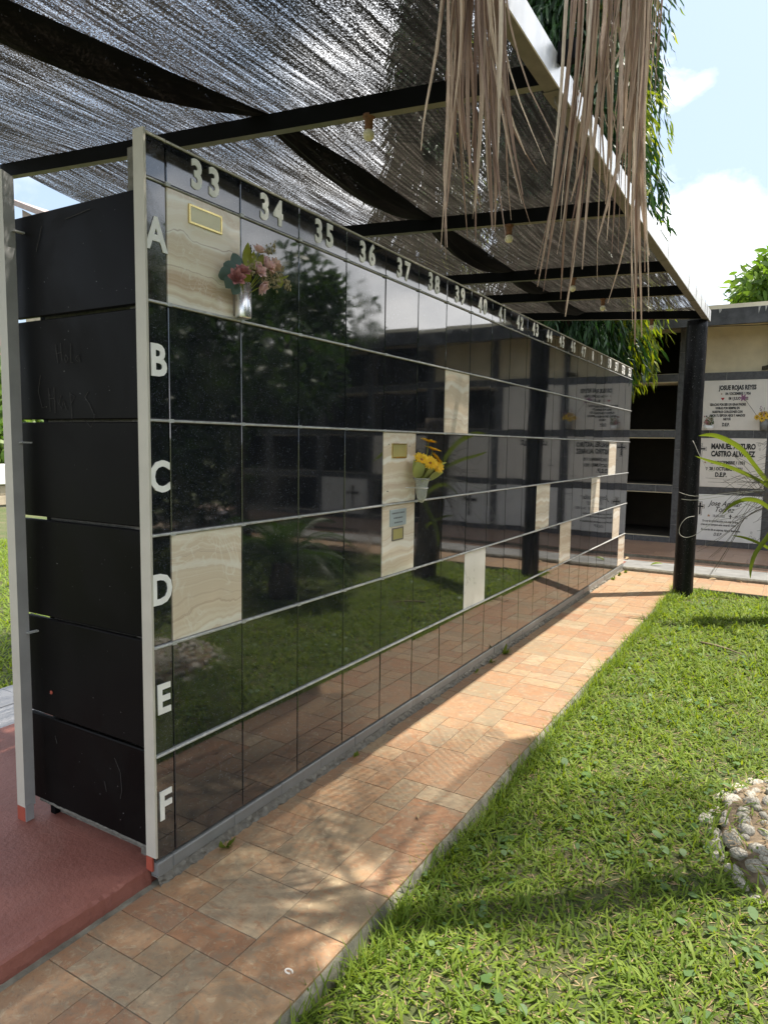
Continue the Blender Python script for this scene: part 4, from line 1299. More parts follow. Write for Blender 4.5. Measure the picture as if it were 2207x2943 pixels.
for p, ax, r in (((.075, 1.949, 1.632), (.22, .05, .97), .047), ((.085, 1.985, 1.585), (.30, .12, .95), .046), ((.10, 2.000, 1.536), (.62, .42, .66), .049), ((.085, 1.850, 1.530), (.55, -.45, .7), .044), ((.115, 1.935, 1.508), (.80, .05, .55), .040), ((.115, 1.895, 1.512), (.65, -.5, .55), .042), ((.125, 1.965, 1.488), (.75, -.35, .5), .040)):
    daisy(ds, p, ax, r * 1.12, M['daisy'], M['daisyeye'])
    MB().tube([C0, C0.lerp(Vector(p), .6) + Vector((0, .01, 0)), Vector(p) - Vector(ax) * .004], 0.0025, 5).build('stem', M['fgreen'], ds, p)
for a, b, w_, sd_ in (((.085, 1.885, 1.425), (.135, 1.925, 1.500), .085, (-.3, .9, -.3)), ((.07, 1.865, 1.425), (.10, 1.768, 1.520), .085, (.6, .5, .6)), ((.08, 1.91, 1.422), (.11, 2.125, 1.510), .080, (.7, -.3, .6)), ((.05, 1.90, 1.43), (.035, 1.98, 1.52), .08, (-.3, .9, .1)), ((.10, 1.90, 1.42), (.14, 2.02, 1.455), .07, (.5, -.3, .8)), ((.06, 1.86, 1.43), (.05, 1.82, 1.53), .07, (.2, .9, .2))):
    q = MB(); leaf(q, a, b, w_, sd_, -0.10); q.build('leaf', M['paleleaf'], ds, a, True)

# sunflowers and pot at the first plaque of the gallery
sf = empty('sunflower_bunch', (1.44, FY - 0.12, 1.90))
tag(sf, 'small fabric sunflowers in a grey holder at the right end of the top plaque', 'flowers')
MB().lathe([(0, 0), (.05, 0), (.06, .16), (.055, .16), (0, .15)], (1.44, FY - .11, 1.897), 14).build('holder', M['plinth'], sf, (1.44, FY - .11, 1.9), True)
for p, ax, r in (((1.413, FY - .16, 2.063), (-.1, -.95, .2), .052), ((1.395, FY - .15, 2.128), (0, -.8, .6), .047), ((1.345, FY - .14, 2.085), (-.5, -.8, .1), .045), ((1.487, FY - .15, 2.095), (.3, -.9, .2), .050), ((1.45, FY - .13, 2.14), (.3, -.7, .6), .045)):
    daisy(sf, p, ax, r, M['sunflower'], M['darkeye'], 12, 1).name = 'sunflower'
    MB().tube([(1.44, FY - .11, 2.03), Vector(p) - Vector(ax) * .01], .003, 5).build('stem', M['fgreen'], sf, p)
for k in range(7):
    a = Vector((1.44, FY - .11, 2.06)); b = a + Vector((random.uniform(-.11, .11), random.uniform(-.08, 0), random.uniform(.08, .19)))
    sprig(sf, a, b, M['filler'] if k % 2 else M['mauve'], 12, .02, .006)
fl = empty('mauve_flower', (1.33, FY - .10, 2.14))
tag(fl, 'single mauve lily on a thin bent stem in front of the top plaque', 'flower')
MB().tube([(1.345, FY - .12, 2.10), (1.28, FY - .12, 2.20), (1.18, FY - .12, 2.34)], .003, 5).build('stem', M['rootdark'], fl, (1.25, FY - .1, 2.2))
q = MB()
for k in range(6):
    an = k * 1.05
    c = Vector((1.150, FY - .12, 2.375)); d = Vector((math.cos(an) * .9, -.3, math.sin(an) * .9))
    leaf(q, c, c + d * .065, .026, d.cross(Vector((0, 1, 0))), .1)
q.build('petals', M['mauve'], fl, (1.15, FY - .12, 2.37))
pot = empty('flower_pot', (0.70, FY - .10, 1.895))
tag(pot, 'low white pot of brownish dried flowers on the ledge beside the black post', 'flowers')
MB().lathe([(0, 0), (.06, 0), (.075, .07), (.07, .07), (0, .06)], (0.70, FY - .10, 1.897), 14).build('pot', M['whitewash'], pot, (0.70, FY - .1, 1.9), True)
for k in range(9):
    a = Vector((.70, FY - .10, 1.96)); b = a + Vector((random.uniform(-.07, .10), random.uniform(-.05, .02), random.uniform(.04, .15)))
    sprig(pot, a, b, (M['rosered'], M['filler'], M['palmleaf'])[k % 3], 12, .03, .009)

# ================================================================== PALM WITH DEAD FRONDS
palm = empty('palm_tree', (2.38, 1.75, -0.02))
tag(palm, 'palm tree with dry brown fronds hanging in front of the canopy edge', 'palm tree')
V = []; rad = []
for i in range(40):
    z = -0.05 + 5.45 * i / 39
    V.append((2.38 - 0.03 * math.sin(z * .6), 1.75 - .02 * z * .3, z)); rad.append(0.085 - 0.005 * z + (0.006 if i % 2 else 0))
MB().tube(V, rad, 14).build('trunk', M['barkgrey'], palm, (2.38, 1.75, 2.5), True)
HUB = Vector((2.36, 1.70, 5.40))
def frond_mesh(L, droop, nleaf=36, ll=0.60):
    q = MB()
    pts = []
    for i in range(12):
        tt = i / 11
        pts.append((L * tt * (1 - 0.18 * droop * tt), 0, L * (0.42 * tt - droop * 0.75 * tt * tt)))
    q.tube(pts, [0.02 * (1 - .85 * i / 11) for i in range(12)], 5)
    for k in range(nleaf):
        tt = 0.14 + 0.86 * k / (nleaf - 1)
        i = min(10, int(tt * 11)); f_ = tt * 11 - i
        p = Vector(pts[i]).lerp(Vector(pts[i + 1]), f_)
        for s in (-1, 1):
            l_ = ll * (0.45 + 0.75 * math.sin(math.pi * min(1, tt * .9 + .08))) * random.uniform(.85, 1.1)
            d = Vector((0.55 + .4 * tt, s * 0.9, 0.05)).normalized()
            e = p + d * l_ + Vector((0, 0, -0.32 * l_))
            m = p + d * l_ * .5 + Vector((0, 0, -.04 * l_))
            q.ribbon([p, m, e], [.018, .028, .002], (1, 0, .2), 0, .3)
    me = q.build('frond', M['palmleaf'], palm, (0, 0, 0))
    return me
f0 = frond_mesh(2.0, 0.55); f1 = frond_mesh(1.8, 0.85)
fr_meshes = [f0.data, f1.data]
LIVE = [(58, 0, 0), (95, 10, 1), (130, 15, 0), (158, 22, 1), (186, 20, 0), (212, 24, 1), (238, 22, 0), (262, 18, 1), (290, 8, 0), (245, 48, 1)]
for k, (az, el, mi) in enumerate(LIVE):
    if k < 2:
        o = (f0, f1)[k]
        o.data = fr_meshes[mi]
    else:
        o = link('frond', fr_meshes[mi], palm, HUB)
    place(o, palm, HUB)
    o.rotation_euler = (0, R(-el), R(az))
# dead fronds: bent stalk + individual hanging leaflets
E1 = Vector((0.93, 0.37, 0)).normalized()
def dead(base, mids, leafs, lab):
    pts = [HUB + Vector((-.1, -.08, -.1))] + [Vector(m) for m in mids]
    fo = MB().tube(pts, [0.022, 0.018, 0.013, 0.010, 0.006][:len(pts)], 6).build('dead_frond', M['deadleaf'], palm, pts[-1], True)
    fo['label'] = lab
    for (s0, z0, s1, z1, w_, bulge, kink) in leafs:
        a = Vector(base) + E1 * s0; a.z = z0
        b = Vector(base) + E1 * s1; b.z = z1
        depth = random.gauss(0, 0.045)
        dv = Vector((-E1.y, E1.x, 0))
        a += dv * depth * .5; b += dv * (depth + random.gauss(0, .03))
        P = []
        for i in range(11):
            tt = i / 10
            sx_ = tt ** (2.3 if abs(s1 - s0) > .07 else 1.5)
            p = Vector((a.x + (b.x - a.x) * sx_, a.y + (b.y - a.y) * sx_, a.z + (b.z - a.z) * tt))
            p += E1 * bulge * math.sin(math.pi * tt) + E1 * .012 * math.sin(tt * 4.2 + s1 * 90) * tt + dv * 0.010 * math.sin(tt * 5 + depth * 60) + E1 * .004 * math.sin(tt * 9 + s0 * 70)
            if kink and tt > .8:
                p += E1 * kink * (tt - .8) * 5
            P.append(p)
        w_ *= random.choice((.4, .5, .6, .75, .9, 1.0, 1.1, 1.3))
        ws = [w_ * (0.6, .9, 1, 1, 1, .96, .9, .82, .70, .52, .20)[i] for i in range(11)]
        if random.random() < .28:
            cu = random.uniform(-.05, .05)
            for i in range(7, 11):
                P[i] = P[i] + E1 * cu * (i - 6) ** 1.6 * .22 + Vector((0, 0, abs(cu) * (i - 6) ** 1.5 * .12))
        an = random.uniform(-1.2, 1.2)
        sd_ = E1 * math.cos(an) + dv * math.sin(an)
        MB().ribbon(P, ws, sd_, 0, random.uniform(.35, 1.3)).build('leaflet', M['deadleaf'], fo, a)
rr = random.Random(4)
Zc1 = lambda y: 2.774 - 0.001165 * y
Sc1 = lambda x: (x - 1100) / 200 * 0.232
L1 = []
ends1 = [(957, 540), (964, 560), (970, 500), (985, 560), (990, 480), (1010, 500), (1022, 330), (1040, 450), (1060, 470), (1075, 500), (1088, 505), (1093, 545), (1080, 430), (1066, 360), (1050, 520), (1110, 420), (1146, 468), (1150, 474), (1141, 455), (1166, 440), (1168, 375), (1197, 352), (1186, 372), (1172, 440), (1160, 470), (1000, 380), (930, 336), (1100, 300), (1120, 360), (1035, 250), (1098, 250), (975, 420), (1006, 330)]
for (x, y) in ends1:
    st = 985 + (x - 950) / 250 * 95 + rr.uniform(-14, 14)
    L1.append((Sc1(st), rr.uniform(2.9, 3.3), Sc1(x), Zc1(y), rr.uniform(.008, .015), (0.012 if x > 1160 else rr.uniform(-.006, .006)) * -1.6, 0.02 if x in (964, 1197) else 0))
for k in range(24):
    st = rr.uniform(968, 1086)
    x = st + rr.gauss(0, 22) + (st - 1000) * .3
    y = rr.uniform(120, 420)
    L1.append((Sc1(st), rr.uniform(2.85, 3.3), Sc1(x), Zc1(y), rr.uniform(.007, .017), rr.uniform(-.008, .008), 0))
dead((1.192, 0.157, 0), [(1.95, 1.15, 5.15), (1.50, 0.55, 4.35), (1.20, 0.16, 3.35), (1.165, 0.145, 2.95)], L1, 'dry brown frond hanging over the net, the left one of two')
Zc2 = lambda y: 3.165 - 0.00154 * y
Sc2 = lambda x: (x - 1345) / 170 * 0.262
L2 = []
ends2 = [(1203, 612), (1210, 600), (1222, 560), (1228, 480), (1240, 520), (1232, 650), (1255, 690), (1262, 560), (1248, 455), (1300, 480), (1290, 640), (1275, 600), (1312, 420), (1330, 520), (1345, 380), (1360, 430), (1352, 560), (1268, 400), (1282, 460), (1310, 410),
         (1398, 735), (1404, 715), (1410, 760), (1417, 700), (1422, 745), (1402, 640), (1414, 600), (1425, 560), (1395, 560), (1388, 420), (1245, 700), (1190, 640), (1400, 690), (1180, 640)]
for (x, y) in ends2:
    st = 1240 + (x - 1180) / 250 * 165 + rr.uniform(-14, 14)
    if x > 1385: st = rr.uniform(1375, 1402)
    L2.append((Sc2(st), rr.uniform(3.3, 3.75), Sc2(x), Zc2(y), rr.uniform(.008, .016), rr.uniform(-.010, .010), 0.03 if x in (1310,) else 0))
for k in range(30):
    st = rr.uniform(1238, 1402)
    x = st + rr.gauss(-10, 22)
    y = rr.uniform(130, 480) if st < 1370 else rr.uniform(250, 600)
    L2.append((Sc2(st), rr.uniform(3.25, 3.75), Sc2(x), Zc2(y), rr.uniform(.008, .022), rr.uniform(-.012, .012), 0))
for k in range(9):
    st = rr.uniform(1405, 1436)
    L2.append((Sc2(st), rr.uniform(3.3, 3.6), Sc2(st - rr.uniform(8, 30)), Zc2(rr.uniform(70, 280)), rr.uniform(.004, .008), 0.0, 0))
dead((1.288, 0.972, 0), [(2.05, 1.45, 5.05), (1.65, 1.15, 4.60), (1.32, 0.98, 3.95), (1.29, 0.972, 3.45)], L2, 'dry brown frond hanging across the pale edge beam, the right one of two')

# ring of whitewashed stones round the palm
ring = empty('stone_ring', (2.33, 1.72, -0.06))
tag(ring, 'low round bed of whitewashed stones set in cement in the lawn', 'stone bed')
V = []; F = []
NB, NR = 48, 6
for j in range(NR + 1):
    r_ = 0.16 + (0.70 - 0.16) * j / NR
    for k in range(NB):
        a = 2 * math.pi * k / NB
        rq = r_ * (1 + .04 * math.sin(3 * a + 1))
        z = -0.058 + 0.066 * (1 - max(0, (j - 3.6) / 2.4) ** 2) - (0.10 if j == NR else 0)
        V.append((2.33 + rq * math.cos(a), 1.72 + rq * math.sin(a), z + random.uniform(-.006, .006)))
for j in range(NR):
    for k in range(NB):
        F.append((j * NB + k, (j + 1) * NB + k, (j + 1) * NB + (k + 1) % NB, j * NB + (k + 1) % NB))
MB().add(V, F).build('cement_bed', M['soil'], ring, (2.33, 1.72, 0), True)
import bmesh
def stone_mesh(seed):
    bm = bmesh.new()
    bmesh.ops.create_icosphere(bm, subdivisions=2, radius=1.0)
    rs = random.Random(seed)
    ph = [rs.uniform(0, 6) for _ in range(9)]
    for v_ in bm.verts:
        x, y, z = v_.co
        k = 1 + .05 * math.sin(9 * x + ph[5]) * math.sin(8 * z + ph[6]) + .15 * math.sin(2.1 * x + ph[0]) * math.cos(2.4 * y + ph[1]) + .10 * math.sin(3.3 * z + 2.5 * x + ph[2]) + .05 * math.sin(6 * y + ph[3]) * math.sin(5 * x + ph[4])
        v_.co *= k
    me = bpy.data.meshes.new('stone')
    bm.to_mesh(me); bm.free()
    me.polygons.foreach_set('use_smooth', [True] * len(me.polygons))
    me.materials.append(M['stone'])
    return me
SM = [stone_mesh(s) for s in range(9)]
for (r_, zc, sz, nst) in ((0.680, -0.055, 0.062, 42), (0.612, -0.006, 0.046, 46), (0.545, 0.016, 0.043, 46), (0.480, 0.028, 0.042, 42), (0.415, 0.034, 0.042, 36), (0.350, 0.036, 0.042, 32), (0.285, 0.036, 0.042, 26), (0.225, 0.036, 0.04, 18)):
    for k in range(nst):
        a = 2 * math.pi * (k + random.uniform(-.3, .3)) / nst
        rq = (r_ + random.uniform(-.02, .02)) * (1 + .04 * math.sin(3 * a + 1))
        o = link('stone', SM[random.randrange(9)], ring, (2.33 + rq * math.cos(a), 1.72 + rq * math.sin(a), zc - 0.018 + random.uniform(-.008, .006)))
        o.rotation_euler = (random.uniform(-.3, .3), random.uniform(-.3, .3), a + math.pi / 2 + random.uniform(-.35, .35))
        s = sz * random.uniform(.6, 1.2)
        o.scale = (s * random.uniform(.72, 1.12), s * random.uniform(.55, .80), s * random.uniform(.42, .68))

# ================================================================== ORCHID ON A STUMP, RIGHT EDGE
st_ = empty('tree_stump', (1.81, 5.93, -0.04))
tag(st_, 'tall dark fibrous trunk at the right edge of the lawn with an orchid on it', 'tree trunk')
V = []; rad = []
for i in range(26):
    z = -0.08 + 2.0 * i / 25
    V.append((1.86 + .02 * math.sin(z * 2) + .14 * max(0, 1.0 - z), 5.95, z)); rad.append(.165 - .012 * z + random.uniform(-.008, .008))
MB().tube(V, rad, 16).build('trunk', M['bark'], st_, (1.8, 5.93, 1), True)
q = MB()
for k in range(140):
    a = random.uniform(0, 6.28); z = random.uniform(0.8, 1.9)
    p = Vector((1.87 + .15 * math.cos(a), 5.95 + .15 * math.sin(a), z))
    d = Vector((math.cos(a), math.sin(a), random.uniform(-.8, .5)))
    q.tube([p, p + d * .06, p + d * random.uniform(.1, .16) + Vector((0, 0, -.04))], [.003, .002, .001], 4)
o = q.build('fibres', M['bark'], st_, (1.8, 5.93, 1.3)); tag(o, kind='stuff')
orc = empty('orchid', (1.70, 5.66, 1.25))
tag(orc, 'orchid with long yellow green strap leaves and thin aerial roots on a trunk', 'orchid')
def strap(pts, w_, sd_=(0, -.5, .85)):
    n_ = len(pts)
    P = [Vector(p) for p in pts]
    Q = []
    for i in range(n_ - 1):
        for tt in (0, .33, .66):
            p0, p1, p2, p3 = P[max(0, i - 1)], P[i], P[i + 1], P[min(n_ - 1, i + 2)]
            Q.append(0.5 * (2 * p1 + (p2 - p0) * tt + (2 * p0 - 5 * p1 + 4 * p2 - p3) * tt * tt + (3 * p1 - p0 - 3 * p2 + p3) * tt ** 3))
    Q.append(P[-1])
    w_ *= .68
    ws = [w_ * min(1, .55 + 1.2 * i / len(Q)) * (1 - (i / (len(Q) - 1)) ** 5) + .002 for i in range(len(Q))]
    q = MB(); q.ribbon(Q, ws, sd_, 0, .35)
    q.build('strap_leaf', M['orchid'], orc, pts[0], True)
strap([(1.72, 5.70, 1.27), (1.60, 5.60, 1.42), (1.45, 5.60, 1.608), (1.309, 5.60, 1.701), (1.189, 5.6, 1.742), (1.081, 5.6, 1.735)], .085)
strap([(1.72, 5.70, 1.25), (1.657, 5.6, 1.304), (1.501, 5.6, 1.383), (1.343, 5.6, 1.451), (1.182, 5.6, 1.499), (1.059, 5.6, 1.544)], .062)
strap([(1.80, 5.60, 0.98), (1.75, 5.5, 1.05), (1.634, 5.5, 1.139), (1.521, 5.5, 1.154), (1.41, 5.5, 1.097), (1.33, 5.5, 1.005)], .072)
strap([(1.84, 5.60, 1.0), (1.791, 5.5, .96), (1.709, 5.5, .807), (1.632, 5.5, .672), (1.602, 5.5, .541), (1.601, 5.5, .433)], .065, (.85, -.4, .3))
strap([(1.84, 5.7, .60), (1.808, 5.6, .655), (1.692, 5.6, .73), (1.536, 5.6, .79), (1.419, 5.6, .807)], .05)
strap([(1.74, 5.70, 1.20), (1.95, 5.5, 1.5), (2.2, 5.45, 1.55), (2.4, 5.4, 1.4)], .08)
def roots(lst, mat, r):
    q = MB()
    for pts in lst:
        P = [Vector((x, 5.6 + random.uniform(-.02, .02), z)) for x, z in pts]
        Q = []
        for i in range(len(P) - 1):
            for tt in (0, .25, .5, .75):
                p0, p1, p2, p3 = P[max(0, i - 1)], P[i], P[i + 1], P[min(len(P) - 1, i + 2)]
                Q.append(0.5 * (2 * p1 + (p2 - p0) * tt + (2 * p0 - 5 * p1 + 4 * p2 - p3) * tt * tt + (3 * p1 - p0 - 3 * p2 + p3) * tt ** 3))
        Q.append(P[-1])
        q.tube(Q, [r] * (len(Q) - 1) + [r * .6], 5)
    q.build('aerial_roots', mat, orc, (1.4, 5.6, 1.2))
roots([[(1.661, 1.241), (1.40, 1.19), (1.102, 1.125), (.958, 1.126)], [(1.661, 1.25), (1.35, 1.20), (1.08, 1.16), (.933, 1.193)], [(1.60, 1.14), (1.32, .98), (1.139, .815), (1.06, .765), (.998, .759), (.958, .80), (.972, .88), (1.02, .945), (1.09, .968)], [(1.30, 1.47), (1.193, 1.40), (1.10, 1.55), (1.053, 1.654), (1.031, 1.69)]], M['root'], .0026)
lst = []
for k in range(26):
    x1 = random.uniform(1.12, 1.5); z1 = random.uniform(.85, 1.6)
    z0 = random.uniform(1.05, 1.45)
    lst.append([(1.70, z0), ((1.70 + x1) / 2, (z0 + z1) / 2 + random.uniform(-.06, .06)), (x1, z1)])
for k in range(8):
    x1 = random.uniform(1.1, 1.45); z1 = random.uniform(.35, .75)
    lst.append([(1.70, 1.1), (1.52, .98), ((1.5 + x1) / 2, (.95 + z1) / 2 - .03), (x1, z1)])
roots(lst, M['rootdark'], .0018)

# ================================================================== TREES
def leaf_cloud(name, P, D, L, Wd, mat, parent, org, wav=0.0):
    """one strip leaf per row: P base, D unit direction, L length, Wd width"""
    n_ = len(P)
    up = rng.normal(size=(n_, 3)); S = np.cross(D, up); S /= np.linalg.norm(S, axis=1)[:, None] + 1e-9
    N = np.cross(D, S)
    lv = [(0.0, .35), (.35, 1.0), (.7, .75), (1.0, .05)]
    Vs = []
    ph = rng.uniform(0, 6, n_)
    for tt, w_ in lv:
        c = P + D * (L * tt)[:, None] + N * (L * (0.10 * math.sin(math.pi * tt)) + wav * L * np.sin(tt * 7 + ph))[:, None]
        c[:, 2] -= 0.06 * L * tt * tt
        Vs += [c - S * (Wd * w_ / 2)[:, None], c + S * (Wd * w_ / 2)[:, None]]
    V = np.stack(Vs, 1).reshape(-1, 3)
    b = np.arange(n_)[:, None] * 8
    F = np.concatenate([b + np.array([[0, 1, 3, 2]]), b + np.array([[2, 3, 5, 4]]), b + np.array([[4, 5, 7, 6]])], 0)
    return npmesh(name, V, [F], mat, parent, org)

# weeping mast trees beyond the wall
def mast(cx, cy, h, rmax, zlow, label, nst=900, new=0.12, seed=1):
    o = empty('weeping_tree', (cx, cy, -0.03))
    tag(o, label, 'tree', 'weeping mast trees beyond the wall')
    MB().tube([(cx, cy, -.1), (cx + .03, cy, h * .5), (cx, cy, h)], [.13, .09, .02], 10).build('trunk', M['bark'], o, (cx, cy, h / 2), True)
    g = np.random.default_rng(seed)
    Ps, Ds = [], []
    core = []
    for k in range(nst):
        a = g.uniform(0, 2 * math.pi)
        z0 = zlow + 0.35 + (h - zlow - .2) * (g.random() ** .9)
        rr_ = rmax * (0.30 + .70 * g.random() ** .6) * (1 - .55 * max(0, (z0 - h * .55) / (h * .45)) ** 1.5)
        rr_ *= 1 + .13 * math.sin(3 * a + z0 * 1.7) + .08 * math.sin(5 * a - z0 * 3)
        dl = g.uniform(.5, 1.15)
        nl = int(dl * 30)
        tt = np.linspace(0, 1, nl)
        r_ = rr_ * (.55 + .45 * np.sqrt(tt))
        z = z0 + .12 * np.sin(tt * 3) - dl * tt ** 1.3
        z = np.maximum(z, zlow - .1 + .25 * g.random())
        P = np.stack([cx + r_ * math.cos(a) + g.normal(0, .025, nl), cy + r_ * math.sin(a) + g.normal(0, .025, nl), z], 1)
        D = np.stack([math.cos(a) * .35 + g.normal(0, .28, nl), math.sin(a) * .35 + g.normal(0, .28, nl), -1.0 + g.normal(0, .25, nl)], 1)
        Ps.append(P); Ds.append(D)
    P = np.concatenate(Ps); D = np.concatenate(Ds); D /= np.linalg.norm(D, axis=1)[:, None]
    n_ = len(P)
    patch = np.sin(P[:, 2] * 2.3 + np.arctan2(P[:, 1] - cy, P[:, 0] - cx) * 3) * .5 + np.sin(P[:, 2] * 5.1 + 2) * .3 + g.normal(0, .35, n_)
    side = ((P[:, 0] - cx) * .75 + (P[:, 1] - cy) * .35) / rmax
    nw = (patch + side * 1.15) > (1.15 - new * 2)
    L = g.uniform(.12, .22, n_); Wd = L * g.uniform(.13, .20, n_)
    leaf_cloud('crown', P[~nw], D[~nw], L[~nw], Wd[~nw], M['ashoka'], o, (cx, cy, h / 2), .03)
    if nw.any():
        c2 = leaf_cloud('young_leaves', P[nw], D[nw], L[nw], Wd[nw], M['ashokanew'], o, (cx, cy, h / 2), .03)
        tag(c2, kind='stuff')
    # dark twigs inside
    q = MB()
    for k in range(160):
        a = g.uniform(0, 6.28); z0 = g.uniform(zlow + .4, h - .5); r_ = rmax * g.uniform(.5, .85)
        q.tube([(cx, cy, z0), (cx + r_ * .5 * math.cos(a), cy + r_ * .5 * math.sin(a), z0 + .05), (cx + r_ * math.cos(a), cy + r_ * math.sin(a), z0 - .35)], [.02, .012, .005], 4)
    o2 = q.build('branches', M['bark'], o, (cx, cy, h / 2)); tag(o2, kind='stuff')
mast(-1.05, 8.45, 11.0, 1.22, 2.55, 'tall weeping mast tree with drooping leaves right behind the canopy end', 3200, .13, 3)
mast(-3.9, 9.6, 9.5, 1.2, 1.6, 'weeping mast tree farther left behind the long wall, seen through the net', 1000, .06, 9)

def tree(name, cx, cy, zbase, trunk_h, crown_c, crown_r, n_, mat, label, cat='tree', group=None, leafL=.16, seed=0, clumps=26, squash=.8):
    g = np.random.default_rng(seed)
    o = empty(name, (cx, cy, zbase))
    tag(o, label, cat, group)
    cc = np.array(crown_c, float)
    q = MB()
    q.tube([(cx, cy, zbase - .1), (cx + .1, cy, zbase + trunk_h * .5), (cx, cy, zbase + trunk_h)], [.05 * crown_r + .05, .04 * crown_r + .03, .03 * crown_r], 9)
    CC = []
    for k in range(clumps):
        d = g.normal(size=3); d /= np.linalg.norm(d)
        d[2] = d[2] * squash
        c = cc + d * crown_r * g.uniform(.45, .95)
        CC.append(c)
        q.tube([(cx, cy, zbase + trunk_h * .9), tuple((np.array([cx, cy, zbase + trunk_h]) + c) / 2 + g.normal(0, .1, 3)), tuple(c)], [.02 * crown_r, .012 * crown_r, .004], 5)
    q.build('trunk', M['barkgrey'], o, (cx, cy, zbase), True)
    CC = np.array(CC)
    idx = g.integers(0, clumps, n_)
    d = g.normal(size=(n_, 3)); d /= np.linalg.norm(d, axis=1)[:, None]
    cr_ = crown_r * g.uniform(.25, .48, clumps)
    P = CC[idx] + d * (cr_[idx] * g.uniform(.55, 1.05, n_))[:, None] * np.array([1, 1, .75])
    D = d * .6 + g.normal(0, .5, (n_, 3)) + np.array([0, 0, -.25]); D /= np.linalg.norm(D, axis=1)[:, None]
    L = leafL * g.uniform(.7, 1.3, n_)
    leaf_cloud('crown', P, D, L, L * .38, mat, o, tuple(cc))
    return o
tree('leafy_tree', 2.15, 15.5, 0, 4.0, (2.05, 15.5, 4.85), 1.5, 7500, M['brightleaf'], 'bright green feathery tree rising behind the gallery roof', seed=21, leafL=.22, clumps=30)
G = 'garden trees across the lawn, mirrored in the granite'
tree('garden_tree', 5.2, 6.3, 0, 2.2, (5.3, 6.3, 3.2), 1.75, 8500, M['treeleaf'], 'dark bushy garden tree beyond the lawn, mirrored in granite tiles 35 and 36', group=G, seed=31, leafL=.17)
tree('garden_tree', 5.6, 4.0, 0, 1.6, (5.7, 4.0, 2.7), 1.9, 8500, M['treeleaf'], 'broad dark garden tree mirrored in granite tile 34', group=G, seed=32, leafL=.19)
tree('garden_tree', 7.4, 1.2, 0, 1.6, (7.4, 1.2, 2.5), 2.1, 8000, M['treeleaf'], 'largest garden tree at the side of the lawn, mirrored beside letter A', group=G, seed=33, leafL=.22)
tree('garden_tree', 6.6, -2.6, 0, 1.6, (6.6, -2.6, 3.4), 2.2, 5000, M['treeleaf'], 'garden tree standing behind the photographer', group=G, seed=34, leafL=.22)
def hedge(x0, y0, x1, y1, h, wd, n_, label, seed):
    g = np.random.default_rng(seed)
    o = empty('hedge', ((x0 + x1) / 2, (y0 + y1) / 2, 0)); tag(o, label, 'hedge')
    tt = g.random(n_)
    P = np.stack([x0 + (x1 - x0) * tt + g.normal(0, wd * .35, n_), y0 + (y1 - y0) * tt + g.normal(0, wd * .35, n_), np.abs(g.random(n_)) ** .8 * h * (1 + .15 * np.sin(tt * 40))], 1)
    D = g.normal(size=(n_, 3)) + np.array([0, 0, .3]); D /= np.linalg.norm(D, axis=1)[:, None]
    L = g.uniform(.10, .2, n_)
    leaf_cloud('foliage', P, D, L, L * .4, M['treeleaf'], o, ((x0 + x1) / 2, (y0 + y1) / 2, h / 2))
    MB().tube([(x0, y0, .05), ((x0 + x1) / 2, (y0 + y1) / 2, h * .5), (x1, y1, .05)], .03, 5).build('stems', M['bark'], o)
hedge(7.6, 8.6, 7.4, -2.5, 2.9, .8, 30000, 'added dark hedge on the far right, a backdrop darkening the granite reflections', 41)  # unseen hedge, added and sized to darken what the granite mirrors

# sago palm on the lawn, mirrored in tiles D34 and D35
cy_ = empty('sago_palm', (2.75, 4.15, -0.05))
tag(cy_, 'small sago palm with arching fronds on the lawn, mirrored in tiles D34 and D35', 'palm')
MB().tube([(2.75, 4.15, -.1), (2.75, 4.15, .1), (2.75, 4.15, .32)], [.14, .16, .10], 12).build('trunk', M['bark'], cy_, (2.75, 4.15, .1), True)
q = MB()
pts = [(0.85 * tt, 0, 0.85 * tt - 0.95 * tt * tt) for tt in np.linspace(0, 1, 10)]
q.tube(pts, [.010 * (1 - .8 * i / 9) for i in range(10)], 5)
for k in range(34):
    tt = .12 + .88 * k / 33
    p = Vector((0.85 * tt, 0, 0.85 * tt - 0.95 * tt * tt))
    l_ = .20 * math.sin(math.pi * (tt * .85 + .1))
    for s in (-1, 1):
        q.ribbon([p, p + Vector((.35 * l_, s * l_ * .5, .02)), p + Vector((.6 * l_, s * l_ * .95, -.02))], [.008, .014, .001], (1, 0, .3), 0, .3)
fo = q.build('frond', M['palmleaf'], cy_, (0, 0, 0))
place(fo, cy_, (2.75, 4.15, .32)); fo.rotation_euler = (0, 0, 0)
for k in range(1, 22):
    o = link('frond', fo.data, cy_, (2.75, 4.15, .32))
    o.rotation_euler = (0, R(random.uniform(-38, 12)), R(k * 137.5))
    s = random.uniform(.8, 1.1); o.scale = (s, s, s)

# ================================================================== LEFT BACKGROUND
lw = empty('stone_wall', (-14.4, 8.0, 0)); tag(lw, 'low beige stone wall with a white coping across the far left lawn', 'wall')
q = MB().box((-14.72, 1.0, -.1), (-14.32, 14.0, .50)); q.build('core', M['mortar'], lw, (-14.5, 8, .2))
k = 0
for zi in range(2):
    y = 1.0 - .3 * zi
    while y < 14:
        l_ = random.uniform(.45, .8)
        MB().cham((-14.33, max(1.0, y), zi * .24 + .02), (-14.29, min(14, y + l_ - .02), zi * .24 + .25), 0, 1, .012).build('stone', M['stonewall'], lw, (-14.3, y, .1))
        y += l_
MB().cham((-14.80, .9, .51), (-14.22, 14.1, .98), 0, 1, .02).build('coping', M['whitewash'], lw, (-14.5, 8, .7))
tree('garden_bush', -17.5, 9.2, 0, .6, (-17.5, 9.2, 2.2), 2.3, 8000, M['brightleaf'], 'bright green bush behind the low stone wall on the far left', 'bush', seed=51, leafL=.24, clumps=34)
